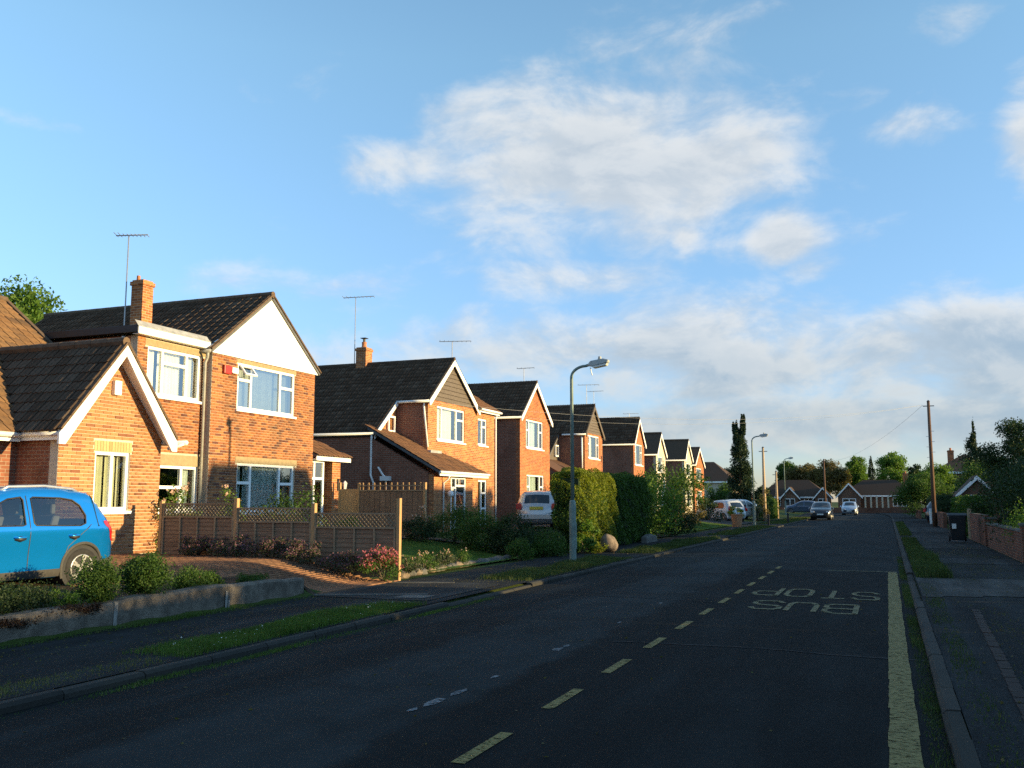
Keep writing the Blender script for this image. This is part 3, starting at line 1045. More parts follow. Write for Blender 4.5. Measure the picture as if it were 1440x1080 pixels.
def roof_slope(house, name, O, u, v, poly_st, mt, singles=0, t=0.09, under='roof_felt'):
    """one pitched roof plane: poly_st in (s along u, t up the slope)"""
    O, u, v = Vector(O), Vector(u).normalized(), Vector(v).normalized()
    n = u.cross(v)
    if n.z < 0:
        n = -n
    P = [O + u * a + v * b for a, b in poly_st]
    r = slab([p + n * .004 for p in P], n, t).build(name, under, house)
    pts = poly_st

    def inside(s, tt):
        c = False
        j = len(pts) - 1
        for i in range(len(pts)):
            (xi, yi), (xj, yj) = pts[i], pts[j]
            if (yi > tt) != (yj > tt) and s < (xj - xi) * (tt - yi) / (yj - yi) + xi:
                c = not c
            j = i
        return c
    tiles(r, O, u, v, inside, max(a for a, _ in pts), max(b for _, b in pts), mt, singles)
    return r


def ridge(house, a, b, r=.11, mt='ridge_tile'):
    a, b = Vector(a), Vector(b)
    n = max(1, int((b - a).length / .45))
    d = (b - a) / n
    for k in range(n):
        p, q = a + d * k, a + d * (k + .985)
        MB().tube([p, q], [r, r * .96], 8).build('ridge_tile', mt, house)


def gutter(house, a, b, mt='white_upvc', r=.055):
    return MB().tube([a, b], r, 8).build('gutter', mt, house, smooth=True)


FZ = 0.47       # floor level of the houses on the left

# ---------------------------------------------------------------- house 1: bungalow with a brick cross gable
h1 = thing('bungalow', (-16.5, 15.9, 0.45), 'warm brick bungalow with white barge gable behind the blue car', 'house')
GX, GY0, GY1 = -15.5, 14.40, 17.30
win1 = (15.36, 16.36, 1.40, 2.66)
sold = (15.22, 16.24, 2.62, 2.84)
EZ = 3.05
m = MB()
wall_x(m, GX, GY0, GY1, 0.3, EZ, [win1])
m.prism([(GX, GY0, EZ), (GX, GY1, EZ), (GX, 15.80, 4.82)], (-.22, 0, 0))
front1 = m.build('front_wall', 'mortar', h1)


def spans1(z0, z1):
    if z1 <= EZ + .01:
        s = [(GY0, GY1)]
    else:
        f = (z1 - EZ) / (4.82 - EZ)
        s = [(GY0 + f * 1.40, GY1 - f * 1.50)]
    return minus(s, [win1, (15.32, 16.40, 2.66, 2.885)], z0, z1)


brickwork(front1, GX, .42, 4.7, spans1, 'brick_warm', 300)
for k in range(13):     # soldier course over the window
    y = 15.33 + k * .0822
    MB().box(GX - .02, GX + .010, y, y + .073, 2.666, 2.88).build('soldier_brick', 'lintel_brick', front1)
window(h1, GX, *win1, [(.52, []), (1, [])], [(0.02, .47, 'curtain_sage'), (.55, .86, 'curtain_sage'), (.88, .98, 'curtain')])
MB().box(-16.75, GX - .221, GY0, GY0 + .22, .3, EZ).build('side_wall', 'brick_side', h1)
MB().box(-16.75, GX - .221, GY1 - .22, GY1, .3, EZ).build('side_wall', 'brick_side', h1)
# main body
m = MB()
wmain = (13.45, 14.02, 1.3, 2.55)
wall_x(m, -16.65, 4.0, GY0 + .1, .3, EZ, [wmain])
m.box(-26, -16.87, 4.0, 4.22, .3, EZ).box(-26, -16.87, 17.4, 17.62, .3, EZ).box(-26.2, -26, 4.0, 17.62, .3, EZ)
m.prism([(-26, 17.4, EZ), (-16.8, 17.4, EZ), (-21.4, 17.4, 6.6)], (0, .22, 0))
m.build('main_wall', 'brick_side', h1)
window(h1, -16.65, *wmain, [(1, [])], [(0, 1, 'curtain')])
# cross-gable roof
pt = math.atan2(4.98 - 3.0, 1.72)
RZ, RY = 4.98, 15.76
for sg in (-1, 1):
    ye = RY + sg * 1.66
    O = (-15.22, ye, 3.0) if sg < 0 else (-15.22, ye, 3.0)
    L = math.hypot(1.66, 1.98)
    roof_slope(h1, 'roof', O, (-1, 0, 0), (0, -sg * 1.66, 1.98), [(0, 0), (1.2, 0), (3.9, L), (0, L)], 'tile_dark', 95)
    # barge board with a flared white foot
    a, b = Vector((-15.20, ye - sg * -.02, 2.97)), Vector((-15.20, RY, 4.95))
    bm = MB().prism([a + Vector((0, 0, -.02)), a + Vector((0, 0, -.24)), a + Vector((0, -sg * .16, -.24)), Vector((-15.20, RY, 4.72)), Vector((-15.20, RY, 4.97))], (.05, 0, 0))
    bm.build('barge_board', 'white_board', h1)
    MB().prism([(GX + .012, ye - sg * .05, 2.93), (GX + .012, RY - sg * .02, 4.86), (-15.205, RY - sg * .02, 4.86), (-15.205, ye - sg * .05, 2.93)], (0, 0, -.02)).build('soffit', 'white_board', h1)
    n = 7
    for k in range(n):      # russet verge tiles
        p = Vector((-15.20, ye, 3.03)).lerp(Vector((-15.20, RY, 5.01)), k / n)
        q = Vector((-15.20, ye, 3.03)).lerp(Vector((-15.20, RY, 5.01)), (k + .97) / n)
        MB().bar(p, q, .16, .05, (0, 0, 1)).build('verge_tile', 'ridge_tile', h1)
ridge(h1, (-15.18, RY, 5.03), (-18.9, RY, 5.03))
gutter(h1, (-15.25, 14.16, 2.95), (-16.3, 14.16, 2.95))
box_part(h1, 'fascia', 'white_board', -16.35, -15.25, 14.21, 14.235, 2.82, 2.98)
gutter(h1, (-15.1, 17.70, 2.95), (-16.3, 17.70, 2.95))
pipe(h1, [(-15.15, 17.68, 2.93), (-15.3, 17.6, 2.86), (-15.48, 17.5, 2.8)], .035)
# main roof: one big brown slope up to a ridge along the road
v = Vector((-5.1, 0, 3.85))
roof_slope(h1, 'roof', (-16.3, 4, 2.98), (0, 1, 0), v, [(0, 0), (10.15, 0), (11.9, 2.70), (13.9, 2.5), (13.9, v.length), (0, v.length)], 'tile_brown', 200)
MB().prism([(-21.4, 3.9, 6.80), (-21.4, 17.9, 6.80), (-26.4, 17.9, 2.95), (-26.4, 3.9, 2.95)], (0, 0, -.1)).build('roof', 'ridge_tile', h1)
ridge(h1, (-21.4, 4, 6.86), (-21.4, 17.9, 6.86))
gutter(h1, (-16.26, 4, 2.93), (-16.26, 14.15, 2.93))
box_part(h1, 'fascia', 'white_board', -16.36, -16.33, 4, 14.2, 2.80, 2.97)
for k in range(13):
    a = Vector((-16.3, 17.9, 3.02)) + v * (k / 13)
    MB().bar(a, a + v * (.97 / 13), .12, .06).build('verge_tile', 'ridge_tile', h1)
tag(MB().box(GX, GX + .11, 15.72, 15.92, 3.88, 4.20).build('burglar_alarm', 'white_upvc', bevel=.02), 'small white alarm box high on the bungalow gable', 'alarm box')

# ---------------------------------------------------------------- house 2: white boarded gable
h2 = thing('brick_house', (-17.5, 22.0, 0.45), 'two storey brick house with large white boarded gable and chimney', 'house')
FX, Y0, Y1 = -17.0, 20.80, 25.80
EZ2 = 5.72
wu = (21.90, 24.70, 4.20, 5.52)
wl = (22.02, 24.82, 1.28, 2.68)
m = MB()
wall_x(m, FX, Y0, Y1, .3, EZ2, [wu, wl])
w2f = m.build('front_wall', 'mortar_red', h2)
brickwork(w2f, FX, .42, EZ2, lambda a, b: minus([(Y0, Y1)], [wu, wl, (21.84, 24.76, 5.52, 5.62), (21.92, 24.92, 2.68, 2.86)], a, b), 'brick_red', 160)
box_part(h2, 'lintel', 'concrete_lintel', FX - .1, FX + .012, 21.92, 24.92, 2.684, 2.86)
box_part(h2, 'lintel', 'concrete_lintel', FX - .1, FX + .012, 21.84, 24.76, 5.524, 5.62)
window(h2, FX, *wu, [(.235, [.64]), (.74, []), (1, [.62])], [(0.01, .99, 'curtain_net')], gl='window_mirror', open_pane=1, depth=.07)  # net curtain added full width to brighten the panes like reflected sky
window(h2, FX, *wl, [(.24, [.60]), (.74, []), (1, [.60])], [(0, .16, 'curtain_net'), (.20, .86, 'curtain_net'), (.9, 1, 'curtain_dim')])
# set-back bay
BX = -17.22
ru = (18.60, 20.62, 4.28, 5.52)
rl = (19.16, 20.66, 1.35, 2.52)
m = MB()
wall_x(m, BX, 18.24, Y0, .3, 5.72, [ru, rl])
w2b = m.build('bay_wall', 'mortar_red', h2)
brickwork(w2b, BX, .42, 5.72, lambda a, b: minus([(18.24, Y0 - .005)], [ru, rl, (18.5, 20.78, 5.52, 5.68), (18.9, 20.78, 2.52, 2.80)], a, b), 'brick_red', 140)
box_part(h2, 'lintel', 'concrete_lintel', BX - .1, BX + .012, 18.5, 20.78, 5.524, 5.68)
box_part(h2, 'lintel', 'concrete_lintel', BX - .1, BX + .012, 18.9, 20.78, 2.524, 2.80)
window(h2, BX, *ru, [(.29, []), (.74, [.70]), (1, [])], [(.02, .24, 'curtain'), (.30, .72, 'curtain'), (.86, 1, 'curtain')])
window(h2, BX, *rl, [(.60, [.52]), (1, [])], [(.0, .06, 'curtain_dim'), (.70, .92, 'curtain_net')])
m = MB().box(-26, BX - .221, 18.24, 18.46, .3, 5.72).box(-26.2, -26, 18.24, Y1, .3, EZ2).box(-26, FX - .221, Y1 - .22, Y1, .3, EZ2).box(-17.8, FX - .221, Y0, Y0 + .2, .3, EZ2)
m.build('side_wall', 'brick_side', h2)
MB().add([(-20.5, 18.5, .5), (-20.5, 25.6, .5), (-20.5, 25.6, 5.7), (-20.5, 18.5, 5.7)], [(0, 1, 2, 3)]).build('inner_wall', 'interior', h2)
MB().box(-25.9, FX - .25, 18.5, 25.5, 2.95, 3.1).build('upper_floor', 'interior', h2)
# white gable: boarded triangle overhanging a little
AY, AZ = 23.30, 7.62
gb = MB().prism([(FX + .06, Y0 - .16, EZ2 - .08), (FX + .06, Y1 + .16, EZ2 - .08), (FX + .06, Y1 + .16, EZ2 + .06), (FX + .06, AY, AZ), (FX + .06, Y0 - .16, EZ2 + .06)], (-.10, 0, 0)).build('gable_board', 'white_board', h2)
MB().prism([(FX - .05, Y0, EZ2), (FX - .05, Y1, EZ2), (FX - .05, AY, AZ - .1)], (-.2, 0, 0)).build('gable_wall', 'brick_side', h2)
for sg in (-1, 1):
    ye = AY + sg * 2.68
    L = math.hypot(2.68, 2.02)
    roof_slope(h2, 'roof', (FX + .10, ye, 5.70), (-1, 0, 0), (0, -sg * 2.68, 2.02), [(0, 0), (9.1, 0), (9.1, L), (0, L)], 'tile_dark', 150 if sg < 0 else 0)
    for k in range(9):
        p = Vector((FX + .085, ye, 5.72)).lerp(Vector((FX + .085, AY, 7.76)), k / 9)
        q = Vector((FX + .085, ye, 5.72)).lerp(Vector((FX + .085, AY, 7.76)), (k + .97) / 9)
        MB().bar(p, q, .10, .05).build('verge_tile', 'ridge_tile', h2)
ridge(h2, (FX + .12, AY, 7.76), (-26.0, AY, 7.76), .10)
# flat roof over the bay with fascia and grey edge trim
box_part(h2, 'flat_roof', 'roof_felt', -26, BX + .20, 18.05, Y0 - .05, 5.82, 5.95)
box_part(h2, 'fascia', 'white_board', BX + .201, BX + .225, 18.02, Y0 - .10, 5.73, 5.90)
MB().prism([(BX + .235, 18.0, 5.90), (BX + .235, Y0 - .12, 5.90), (BX + .12, Y0 - .12, 6.05), (BX + .12, 18.0, 6.05)], (-.02, 0, .02)).build('edge_trim', 'lead', h2)
box_part(h2, 'fascia', 'black_plastic', -26, BX + .2, 18.00, 18.045, 5.76, 5.93)
box_part(h2, 'soffit', 'white_board', BX + .001, BX + .2, 18.06, Y0 - .1, 5.722, 5.735)
gutter(h2, (FX + .1, Y0 - .22, 5.66), (-17.4, Y0 - .22, 5.66), 'grey_pipe', .05)
pipe(h2, [(FX + .02, Y0 - .22, 5.64), (-17.06, Y0 - .13, 5.5), (-17.13, Y0 - .13, 5.35), (-17.13, Y0 - .13, .5)], .042, 'grey_pipe')
chimney(h2, -20.15, -19.73, 21.0, 21.42, 5.9, 7.98, 'brick_far_a', 0)
MB().prism([(-19.70, 20.98, 6.02), (-19.70, 21.45, 6.38), (-19.5, 21.45, 6.38), (-19.5, 20.98, 6.02)], (0, 0, .06)).build('flashing', 'lead', h2)
MB().tube([(-20.0, 21.1, 7.9), (-20.0, 21.1, 8.12)], [.06, .05], 10).build('chimney_pot', 'clay_pot', h2)
pipe(h2, [(-17.6, 18.15, 5.7), (-17.6, 18.15, 5.0)], .045, 'white_upvc', 'vent_pipe')
al = MB().box(FX + .011, FX + .10, 21.22, 21.52, 5.12, 5.36).build('burglar_alarm', 'alarm_red', bevel=.015)
tag(al, 'red alarm box beside the upper window of the white gabled house', 'alarm box')
fl = MB().box(FX + .011, FX + .13, 21.53, 21.80, 5.16, 5.33).build('flood_light', 'white_upvc', bevel=.02)
tag(fl, 'white security lamp right of the red alarm box', 'lamp')
# porch on the far side
MB().box(-18.3, -17.05, 27.05, 27.55, .3, 2.95).build('porch_pillar', 'brick_far_a', h2)
MB().box(-18.25, -18.2, Y1 + .05, 27.0, .3, 3.0).build('porch_back', 'brick_side', h2)
pd = window(h2, -17.12, Y1 + .04, 26.62, .45, 2.92, [(.28, [.76]), (1, [.76, .2])], [(.3, .9, 'curtain')], depth=.02, sill=False)
vv = Vector((-2.1, 0, 1.05))
roof_slope(h2, 'porch_roof', (-16.85, Y1 + .02, 3.06), (0, 1, 0), vv, [(0, 0), (2.05, 0), (1.1, vv.length), (0, vv.length)], 'tile_russet', 0)
MB().prism([(-16.85, 27.95, 3.0), (-18.95, 27.0, 4.05), (-19.4, 27.0, 4.0), (-19.4, 27.95, 3.0)], (0, 0, -.06)).build('porch_roof', 'ridge_tile', h2)
box_part(h2, 'fascia', 'white_board', -16.90, -16.86, Y1 + .02, 27.9, 2.90, 3.03)
box_part(h2, 'soffit', 'white_board', -18.0, -16.91, Y1 + .02, 27.85, 2.94, 2.96)
lt = thing('wall_lantern', (-16.98, 27.42, 1.95), 'black carriage lantern on the brick porch pillar', 'lantern')
MB().box(-17.049, -17.02, 27.36, 27.46, 1.95, 2.35).box(-17.02, -16.9, 27.4, 27.42, 2.3, 2.33).build('bracket', 'black_plastic', lt)
MB().tube([(-16.9, 27.61, 1.98), (-16.9, 27.61, 2.18), (-16.9, 27.61, 2.2), (-16.9, 27.61, 2.28)], [.045, .075, .09, .02], 6).build('lamp_glass', 'lamp_clear', lt)

# ---------------------------------------------------------------- house 3: catslide roof, boarded gable, lean-to garage
h3 = thing('brick_house', (-17.5, 36.5, 0.45), 'brick house with grey boarded gable and long dark catslide roof', 'house')


def gable_house(h, x, ya, yb, apex_y, ez, az, back, wins, wall_mt, gable, roof_mt='tile_dark', barge='white_board', tile=True, extra_holes=(), side='brick_side', y_end=None, roof_left=True, short_gutter=False):
    """brick body, gable facing the road, ridge running back from the road"""
    ye = y_end or yb
    m = MB()
    holes = [w[:4] for w in wins]
    wall_x(m, x, ya, ye, .3, ez, holes)
    m.build('front_wall', wall_mt, h)
    for w in wins:
        window(h, x, *w[:4], w[4], w[5])
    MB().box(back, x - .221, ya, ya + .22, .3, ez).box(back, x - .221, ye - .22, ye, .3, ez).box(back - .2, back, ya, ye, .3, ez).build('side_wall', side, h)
    MB().add([(x - 3, ya + .3, .5), (x - 3, ye - .3, .5), (x - 3, ye - .3, ez), (x - 3, ya + .3, ez)], [(0, 1, 2, 3)]).build('inner_wall', 'interior', h)
    MB().box(back + .1, x - .25, ya + .23, ye - .23, 2.95, 3.1).build('upper_floor', 'interior', h)
    tri = [(x, ya, ez + .001), (x, yb, ez + .001), (x, apex_y, az - .06)]
    if gable == 'boards':
        gw = MB().prism([(p[0] - .02, p[1], p[2]) for p in tri], (-.2, 0, 0)).build('gable_wall', wall_mt, h)
        nb = 10
        for k in range(nb):
            za, zb = ez + (az - ez) * k / nb, ez + (az - ez) * (k + .93) / nb
            f0, f1 = k / nb, min(1, (k + .93) / nb)
            ps = [(x + .03, ya + (apex_y - ya) * f0, za), (x + .03, yb + (apex_y - yb) * f0, za), (x + .012, yb + (apex_y - yb) * f1, zb), (x + .012, ya + (apex_y - ya) * f1, zb)]
            MB().prism(ps, (-.04, 0, 0)).build('board', 'boarding', gw)
    else:
        MB().prism(tri, (-.22, 0, 0)).build('gable_wall', gable, h)
    slope = (az + .02 - ez) / (apex_y - ya)
    for sg in (-1, 1):
        yw = ya if sg < 0 else yb
        s2 = (az + .02 - ez) / abs(apex_y - yw)
        yeave = yw + sg * .14
        zeave = ez - .14 * s2 + .06
        v = Vector((0, apex_y - yeave, az + .08 - zeave))
        if not (sg < 0 and not roof_left):
            if tile:
                roof_slope(h, 'roof', (x + .14, yeave, zeave), (-1, 0, 0), v, [(0, 0), (x + .14 - back, 0), (x + .14 - back, v.length), (0, v.length)], roof_mt)
            else:
                n = Vector((-1, 0, 0)).cross(v)
                n = n if n.z > 0 else -n
                P = [Vector((x + .14, yeave, zeave)), Vector((back, yeave, zeave)), Vector((back, apex_y, az + .08)), Vector((x + .14, apex_y, az + .08))]
                slab(P, n, .1).build('roof', roof_mt, h)
        a, b = Vector((x + .12, yeave, zeave - .02)), Vector((x + .12, apex_y, az + .06))
        if barge:
            MB().prism([a, a + Vector((0, 0, -.20)), a + Vector((0, -sg * .1, -.20)), b + Vector((0, 0, -.22)), b], (.04, 0, 0)).build('barge_board', barge, h)
        gutter(h, (x + .12, yeave + sg * .03, zeave - .05), (back if sg > 0 or not short_gutter else x - 1.4, yeave + sg * .03, zeave - .05))
    ridge(h, (x + .15, apex_y, az + .10), (back, apex_y, az + .10), .09, 'tile_dark' if tile else 'ridge_tile')


W3 = [(.18, []), (.72, []), (1, [.68])]
gable_house(h3, -17.0, 33.95, 38.75, 36.15, 5.70, 7.50, -25.5,
            [(34.78, 37.50, 4.10, 5.50, W3, [(.05, .70, 'curtain')]), (38.98, 40.0, 4.12, 5.32, [(.5, []), (1, [.7])], [(0, .45, 'curtain')]),
             (39.02, 40.02, .6, 2.55, [(.45, []), (1, [.7, .35])], [(0, .4, 'curtain_dim')]), (36.0, 37.1, .5, 2.62, [(.3, [.75]), (1, [.75])], None)],
            'brick_far_a', 'boards', y_end=40.9, short_gutter=True)
# catslide towards the camera behind the wing
vc = Vector((0, 1.81, 1.50))
roof_slope(h3, 'roof', (-18.35, 32.0, 4.155), (-1, 0, 0), vc, [(0, 0), (7.1, 0), (7.1, 2.42), (0, 2.42)], 'tile_dark')
MB().prism([(-18.32, 32.0, 4.18), (-18.32, 32.0, 3.98), (-18.32, 33.85, 5.50), (-18.32, 33.85, 5.70)], (.04, 0, 0)).build('barge_board', 'white_board', h3)
m = MB()
wt = (33.15, 33.72, 4.35, 5.0)
MB().prism([(-18.45, 32.1, 4.2), (-18.45, 33.94, 4.2), (-18.45, 33.94, 5.62)], (-.2, 0, 0)).build('catslide_end_wall', 'brick_far_a', h3)
window(h3, -18.36, *wt, [(1, [])], None, depth=.02, sill=False)
MB().box(-25.5, -18.45, 32.1, 32.3, .3, 4.3).build('side_wall', 'brick_side', h3)
gutter(h3, (-18.3, 31.93, 4.2), (-25.5, 31.93, 4.2))
# lean-to garage and porch, falling towards the road
gy0, gy1 = 32.02, 35.6
m = MB()
wall_x(m, -15.75, gy0, gy1, .3, 2.62, [(33.5, 34.9, .4, 2.55)])
m.build('porch_front_wall', 'brick_far_a', h3)
MB().prism([(-15.98, gy0, .3), (-15.98, gy0, 2.66), (-18.5, gy0, 4.05), (-21.0, gy0, 4.05), (-21, gy0, .3)], (0, .2, 0)).build('garage_wall', 'brick_side', h3)
vg = Vector((-3.1, 0, 1.72))
roof_slope(h3, 'porch_roof', (-15.45, gy0 - .12, 2.72), (0, 1, 0), vg, [(0, 0), (4.6, 0), (3.2, 1.8), (2.2, 1.81), (2.2, vg.length), (0, vg.length)], 'tile_russet')
box_part(h3, 'fascia', 'white_board', -15.47, -15.43, gy0 - .15, 36.5, 2.55, 2.70)
gutter(h3, (-15.40, gy0 - .15, 2.68), (-15.40, 36.5, 2.68))
pdr = window(h3, -15.75, 33.5, 34.9, .4, 2.55, [(.34, [.8]), (1, [.84])], None, depth=.06, sill=False)
MB().box(-15.86, -15.80, 34.02, 34.84, .45, 2.15).build('front_door', 'dark_door', h3)
pipe(h3, [(-15.42, 32.75, 2.62), (-15.5, 32.75, 2.45), (-15.70, 32.75, 2.3), (-15.70, 32.75, .4)], .035)
pipe(h3, [(-17.1, 33.86, 5.60), (-17.15, 33.88, 5.4), (-16.95, 33.86, 3.75)], .04)
pipe(h3, [(-16.9, 41.0, 5.62), (-16.95, 40.95, 5.45), (-16.95, 40.95, .5)], .04)
pipe(h3, [(-18.4, 31.95, 4.15), (-18.45, 32.0, 3.9), (-18.45, 32.0, 2.6), (-18.3, 31.97, 2.3), (-18.3, 31.97, .5)], .042)
hp_ = MB().tube([(-18.1, 31.95, 2.9), (-17.9, 31.95, 2.62), (-17.75, 31.95, 2.5), (-17.75, 31.95, .5)], .04, 8).box(-17.95, -17.55, 31.82, 32.0, 2.38, 2.55).build('rainwater_hopper', 'white_upvc', h3)
box_part(h3, 'flashing', 'lead', -17.0, -16.75, 33.75, 34.75, 3.52, 3.62)
# front-sloping roof of the right-hand bay
vb = Vector((-1.6, 0, 1.05))
roof_slope(h3, 'roof', (-16.75, 38.6, 5.74), (0, 1, 0), vb, [(0, 0), (2.45, 0), (1.7, vb.length), (-.6, vb.length)], 'tile_russet')
box_part(h3, 'fascia', 'white_board', -16.83, -16.79, 38.75, 41.05, 5.58, 5.74)
gutter(h3, (-16.72, 38.75, 5.70), (-16.72, 41.1, 5.70))
chimney(h3, -21.55, -21.05, 35.9, 36.45, 7.2, 8.35, 'brick_far_a', 1, True)
hb = thing('hanging_basket', (-15.55, 33.05, 1.75), 'small white hanging ornament beside the front door', 'ornament')
MB().tube([(-15.55, 33.05, 1.75), (-15.55, 33.05, 1.82), (-15.55, 33.05, 1.95), (-15.55, 33.05, 2.02)], [.03, .12, .12, .03], 10).build('globe', 'white_upvc', hb, smooth=True)
MB().bar((-15.745, 33.05, 2.22), (-15.5, 33.05, 2.22), .02, .02).bar((-15.55, 33.05, 2.0), (-15.55, 33.05, 2.22), .008, .008, (1, 0, 0)).build('bracket', 'black_plastic', hb)

# ---------------------------------------------------------------- houses 4 to 9
h4 = thing('brick_house', (-17.5, 46.5, 0.45), 'brick house with plain brick gable and white barge boards behind the silver hatchback', 'house')
WB = [(.18, [.62]), (.78, []), (1, [.62])]
gable_house(h4, -17.0, 44.25, 48.75, 46.4, 5.90, 7.72, -25.0,
            [(45.1, 47.68, 4.32, 5.78, WB, [(.2, .75, 'curtain_net')]), (45.2, 47.8, 1.35, 2.95, WB, [(.2, .75, 'curtain_net')])], 'brick_far_b', 'brick_far_b')
MB().prism([(-16.2, 48.9, 3.0), (-17.8, 48.9, 3.9), (-17.8, 51.4, 3.9), (-16.2, 51.4, 3.0)], (0, 0, -.1)).build('porch_roof', 'tile_russet', h4)
for yy in (48.9, 51.0):
    MB().box(-18, -16.4, yy, yy + .2, .3, 3.0).build('porch_wall', 'brick_far_b', h4)
h5 = thing('brick_house', (-17.5, 57.0, 0.45), 'brick house with brown shingled gable seen above the clipped hedge', 'house')
gable_house(h5, -17.0, 55.25, 59.1, 57.05, 5.78, 7.48, -25.0, [(55.95, 58.35, 4.25, 5.68, WB, [(.1, .6, 'curtain')]), (55.95, 58.35, 1.3, 2.8, WB, None)], 'brick_far_b', 'boards', barge='boarding', roof_left=True, short_gutter=True)
vc5 = Vector((0, 2.5, 1.85))
roof_slope(h5, 'roof', (-18.6, 53.0, 4.1), (-1, 0, 0), vc5, [(0, 0), (6.4, 0), (6.4, 2.9), (0, 2.9)], 'tile_dark')
MB().prism([(-18.7, 53.1, 4.05), (-18.7, 55.25, 4.05), (-18.7, 55.25, 5.6)], (-.2, 0, 0)).build('catslide_end_wall', 'boarding', h5)
window(h5, -18.6, 54.4, 55.0, 4.3, 5.0, [(1, [])], None, depth=.02, sill=False)
MB().box(-25, -18.7, 53.1, 53.3, .3, 4.1).build('side_wall', 'brick_side', h5)
MB().prism([(-15.6, 53.0, 2.7), (-18.7, 53.0, 4.1), (-18.7, 56.2, 4.1), (-15.6, 56.2, 2.7)], (0, 0, -.1)).build('porch_roof', 'tile_russet', h5)
MB().prism([(-15.8, 53.1, .3), (-15.8, 53.1, 2.6), (-18.7, 53.1, 3.95), (-18.7, 53.1, .3)], (0, .2, 0)).box(-15.9, -15.7, 53.1, 56, .3, 2.6).build('garage_wall', 'brick_side', h5)
pipe(h5, [(-17.15, 55.15, 5.5), (-17.15, 55.15, 3.6)], .05)
h6 = thing('brick_house', (-17.5, 69, 0.45), 'brick house with brick gable and white gutters beyond the shingled gable', 'house')
gable_house(h6, -17.0, 67.25, 70.5, 68.75, 5.86, 7.62, -25.0, [(67.6, 69.9, 4.25, 5.78, WB, [(.1, .6, 'curtain')]), (67.6, 69.9, 1.3, 2.8, WB, None)], 'brick_far_b', 'brick_far_b')
h7 = thing('brick_house', (-17.5, 76, 0.45), 'house with pale rendered gable front, fifth gable past the street lamp', 'house')
gable_house(h7, -17.0, 74.5, 77.9, 76.0, 5.42, 7.02, -24.0, [(75.0, 76.9, 3.9, 5.2, WB, None), (75, 76.9, 1.2, 2.7, WB, None)], 'cream_render', 'cream_render', tile=False, roof_mt='tile_dark')
h8 = thing('brick_house', (-17.5, 87.2, 0.45), 'house with cream gable front near the far end of the row', 'house')
gable_house(h8, -17.0, 85.9, 89.4, 87.4, 5.45, 7.15, -25.0, [(86.6, 88.7, 3.9, 5.1, WB, None), (86.6, 88.7, 1.2, 2.7, WB, None)], 'cream_render', 'cream_render', tile=False, roof_mt='tile_dark')
h9 = thing('brick_house', (-17.5, 92.5, 0.45), 'last small brick gabled house of the left row', 'house')
gable_house(h9, -17.0, 90.6, 95.6, 93.0, 5.1, 6.72, -23.0, [(91.6, 94.4, 3.6, 4.8, WB, None), (91.6, 94.4, 1.2, 2.6, WB, None)], 'brick_far_b', 'brick_far_b', tile=False, roof_mt='tile_dark')

aerial(-20.35, 21.0, 5.9, 9.35, 'tall television aerial beside the chimney of the white gabled house', .5, 9, .9)
aerial(-21.8, 36.2, 7.5, 10.7, 'tall pale aerial mast by the chimney of the catslide house', .3, 9, 1.4)
aerial(-17.9, 38.1, 6.4, 8.75, 'low aerial over the boarded gable of the catslide house', .5, 8, 1.4)
aerial(-17.6, 46.4, 7.7, 8.6, 'stubby aerial on the ridge of the plain brick gable', .4, 5, .9)
aerial(-18.3, 60.0, 5.8, 9.3, 'aerial over the shingled gable', .5, 6, 1.4)
aerial(-20.4, 68.75, 7.6, 9.9, 'aerial on the ridge of the brick house with white gutters', .3, 6, 1.2)
aerial(-19.0, 74.0, 6.4, 8.6, 'small aerial before the pale rendered gable', .5, 5, 1.2)

# ------------------------------------------------------------------ foliage
def leaves_np(p, size, ratio=0.6, seed_n=None, up=0.0):
    """one small quad per point, freely turned; up > 0 lays them flatter"""
    n = len(p)
    a = RNG.normal(size=(n, 3))
    a[:, 2] *= (1 - up)
    a /= np.linalg.norm(a, axis=1)[:, None]
    b = np.cross(a, RNG.normal(size=(n, 3)))
    b /= np.linalg.norm(b, axis=1)[:, None] + 1e-9
    s = (size * RNG.uniform(0.6, 1.35, n))[:, None]
    a, b = a * s * 0.5, b * s * 0.5 * ratio
    c = np.cross(a, b)
    c /= np.linalg.norm(c, axis=1)[:, None] + 1e-9
    v = np.stack([p - a, p + b * .9 - a * .15 + c * s * .08, p + a, p - b * .9 - a * .15 + c * s * .08], 1).reshape(-1, 3)
    f = np.arange(n * 4).reshape(-1, 4)
    return v, f


def shell(n, c, r, lo=0.65, hi=1.05, flat=1.0):
    d = RNG.normal(size=(n, 3))
    d /= np.linalg.norm(d, axis=1)[:, None]
    q = RNG.uniform(lo, hi, n)[:, None]
    return np.asarray(c) + d * q * np.asarray(r)


def clump_crown(c, r, n_clumps, per, size, clump=0.36, low=-0.7, jitter=1.0):
    """leaf clumps spread over and inside an ellipsoid"""
    c, r = np.asarray(c, float), np.asarray(r, float)
    cs, pts = [], []
    while len(cs) < n_clumps:
        d = RNG.normal(size=3)
        d /= np.linalg.norm(d)
        if d[2] < low:
            continue
        q = RNG.uniform(0.35, 1.0) ** 0.6
        cc = c + d * r * q * RNG.uniform(1 - .18 * jitter, 1 + .10 * jitter)
        cr = r.mean() * clump * RNG.uniform(0.6, 1.3)
        cs.append(cc)
        pts.append(shell(int(per * (cr / (r.mean() * clump)) ** 2) + 4, cc, (cr, cr, cr * .8), 0.3, 1.1))
    return np.concatenate(pts), cs


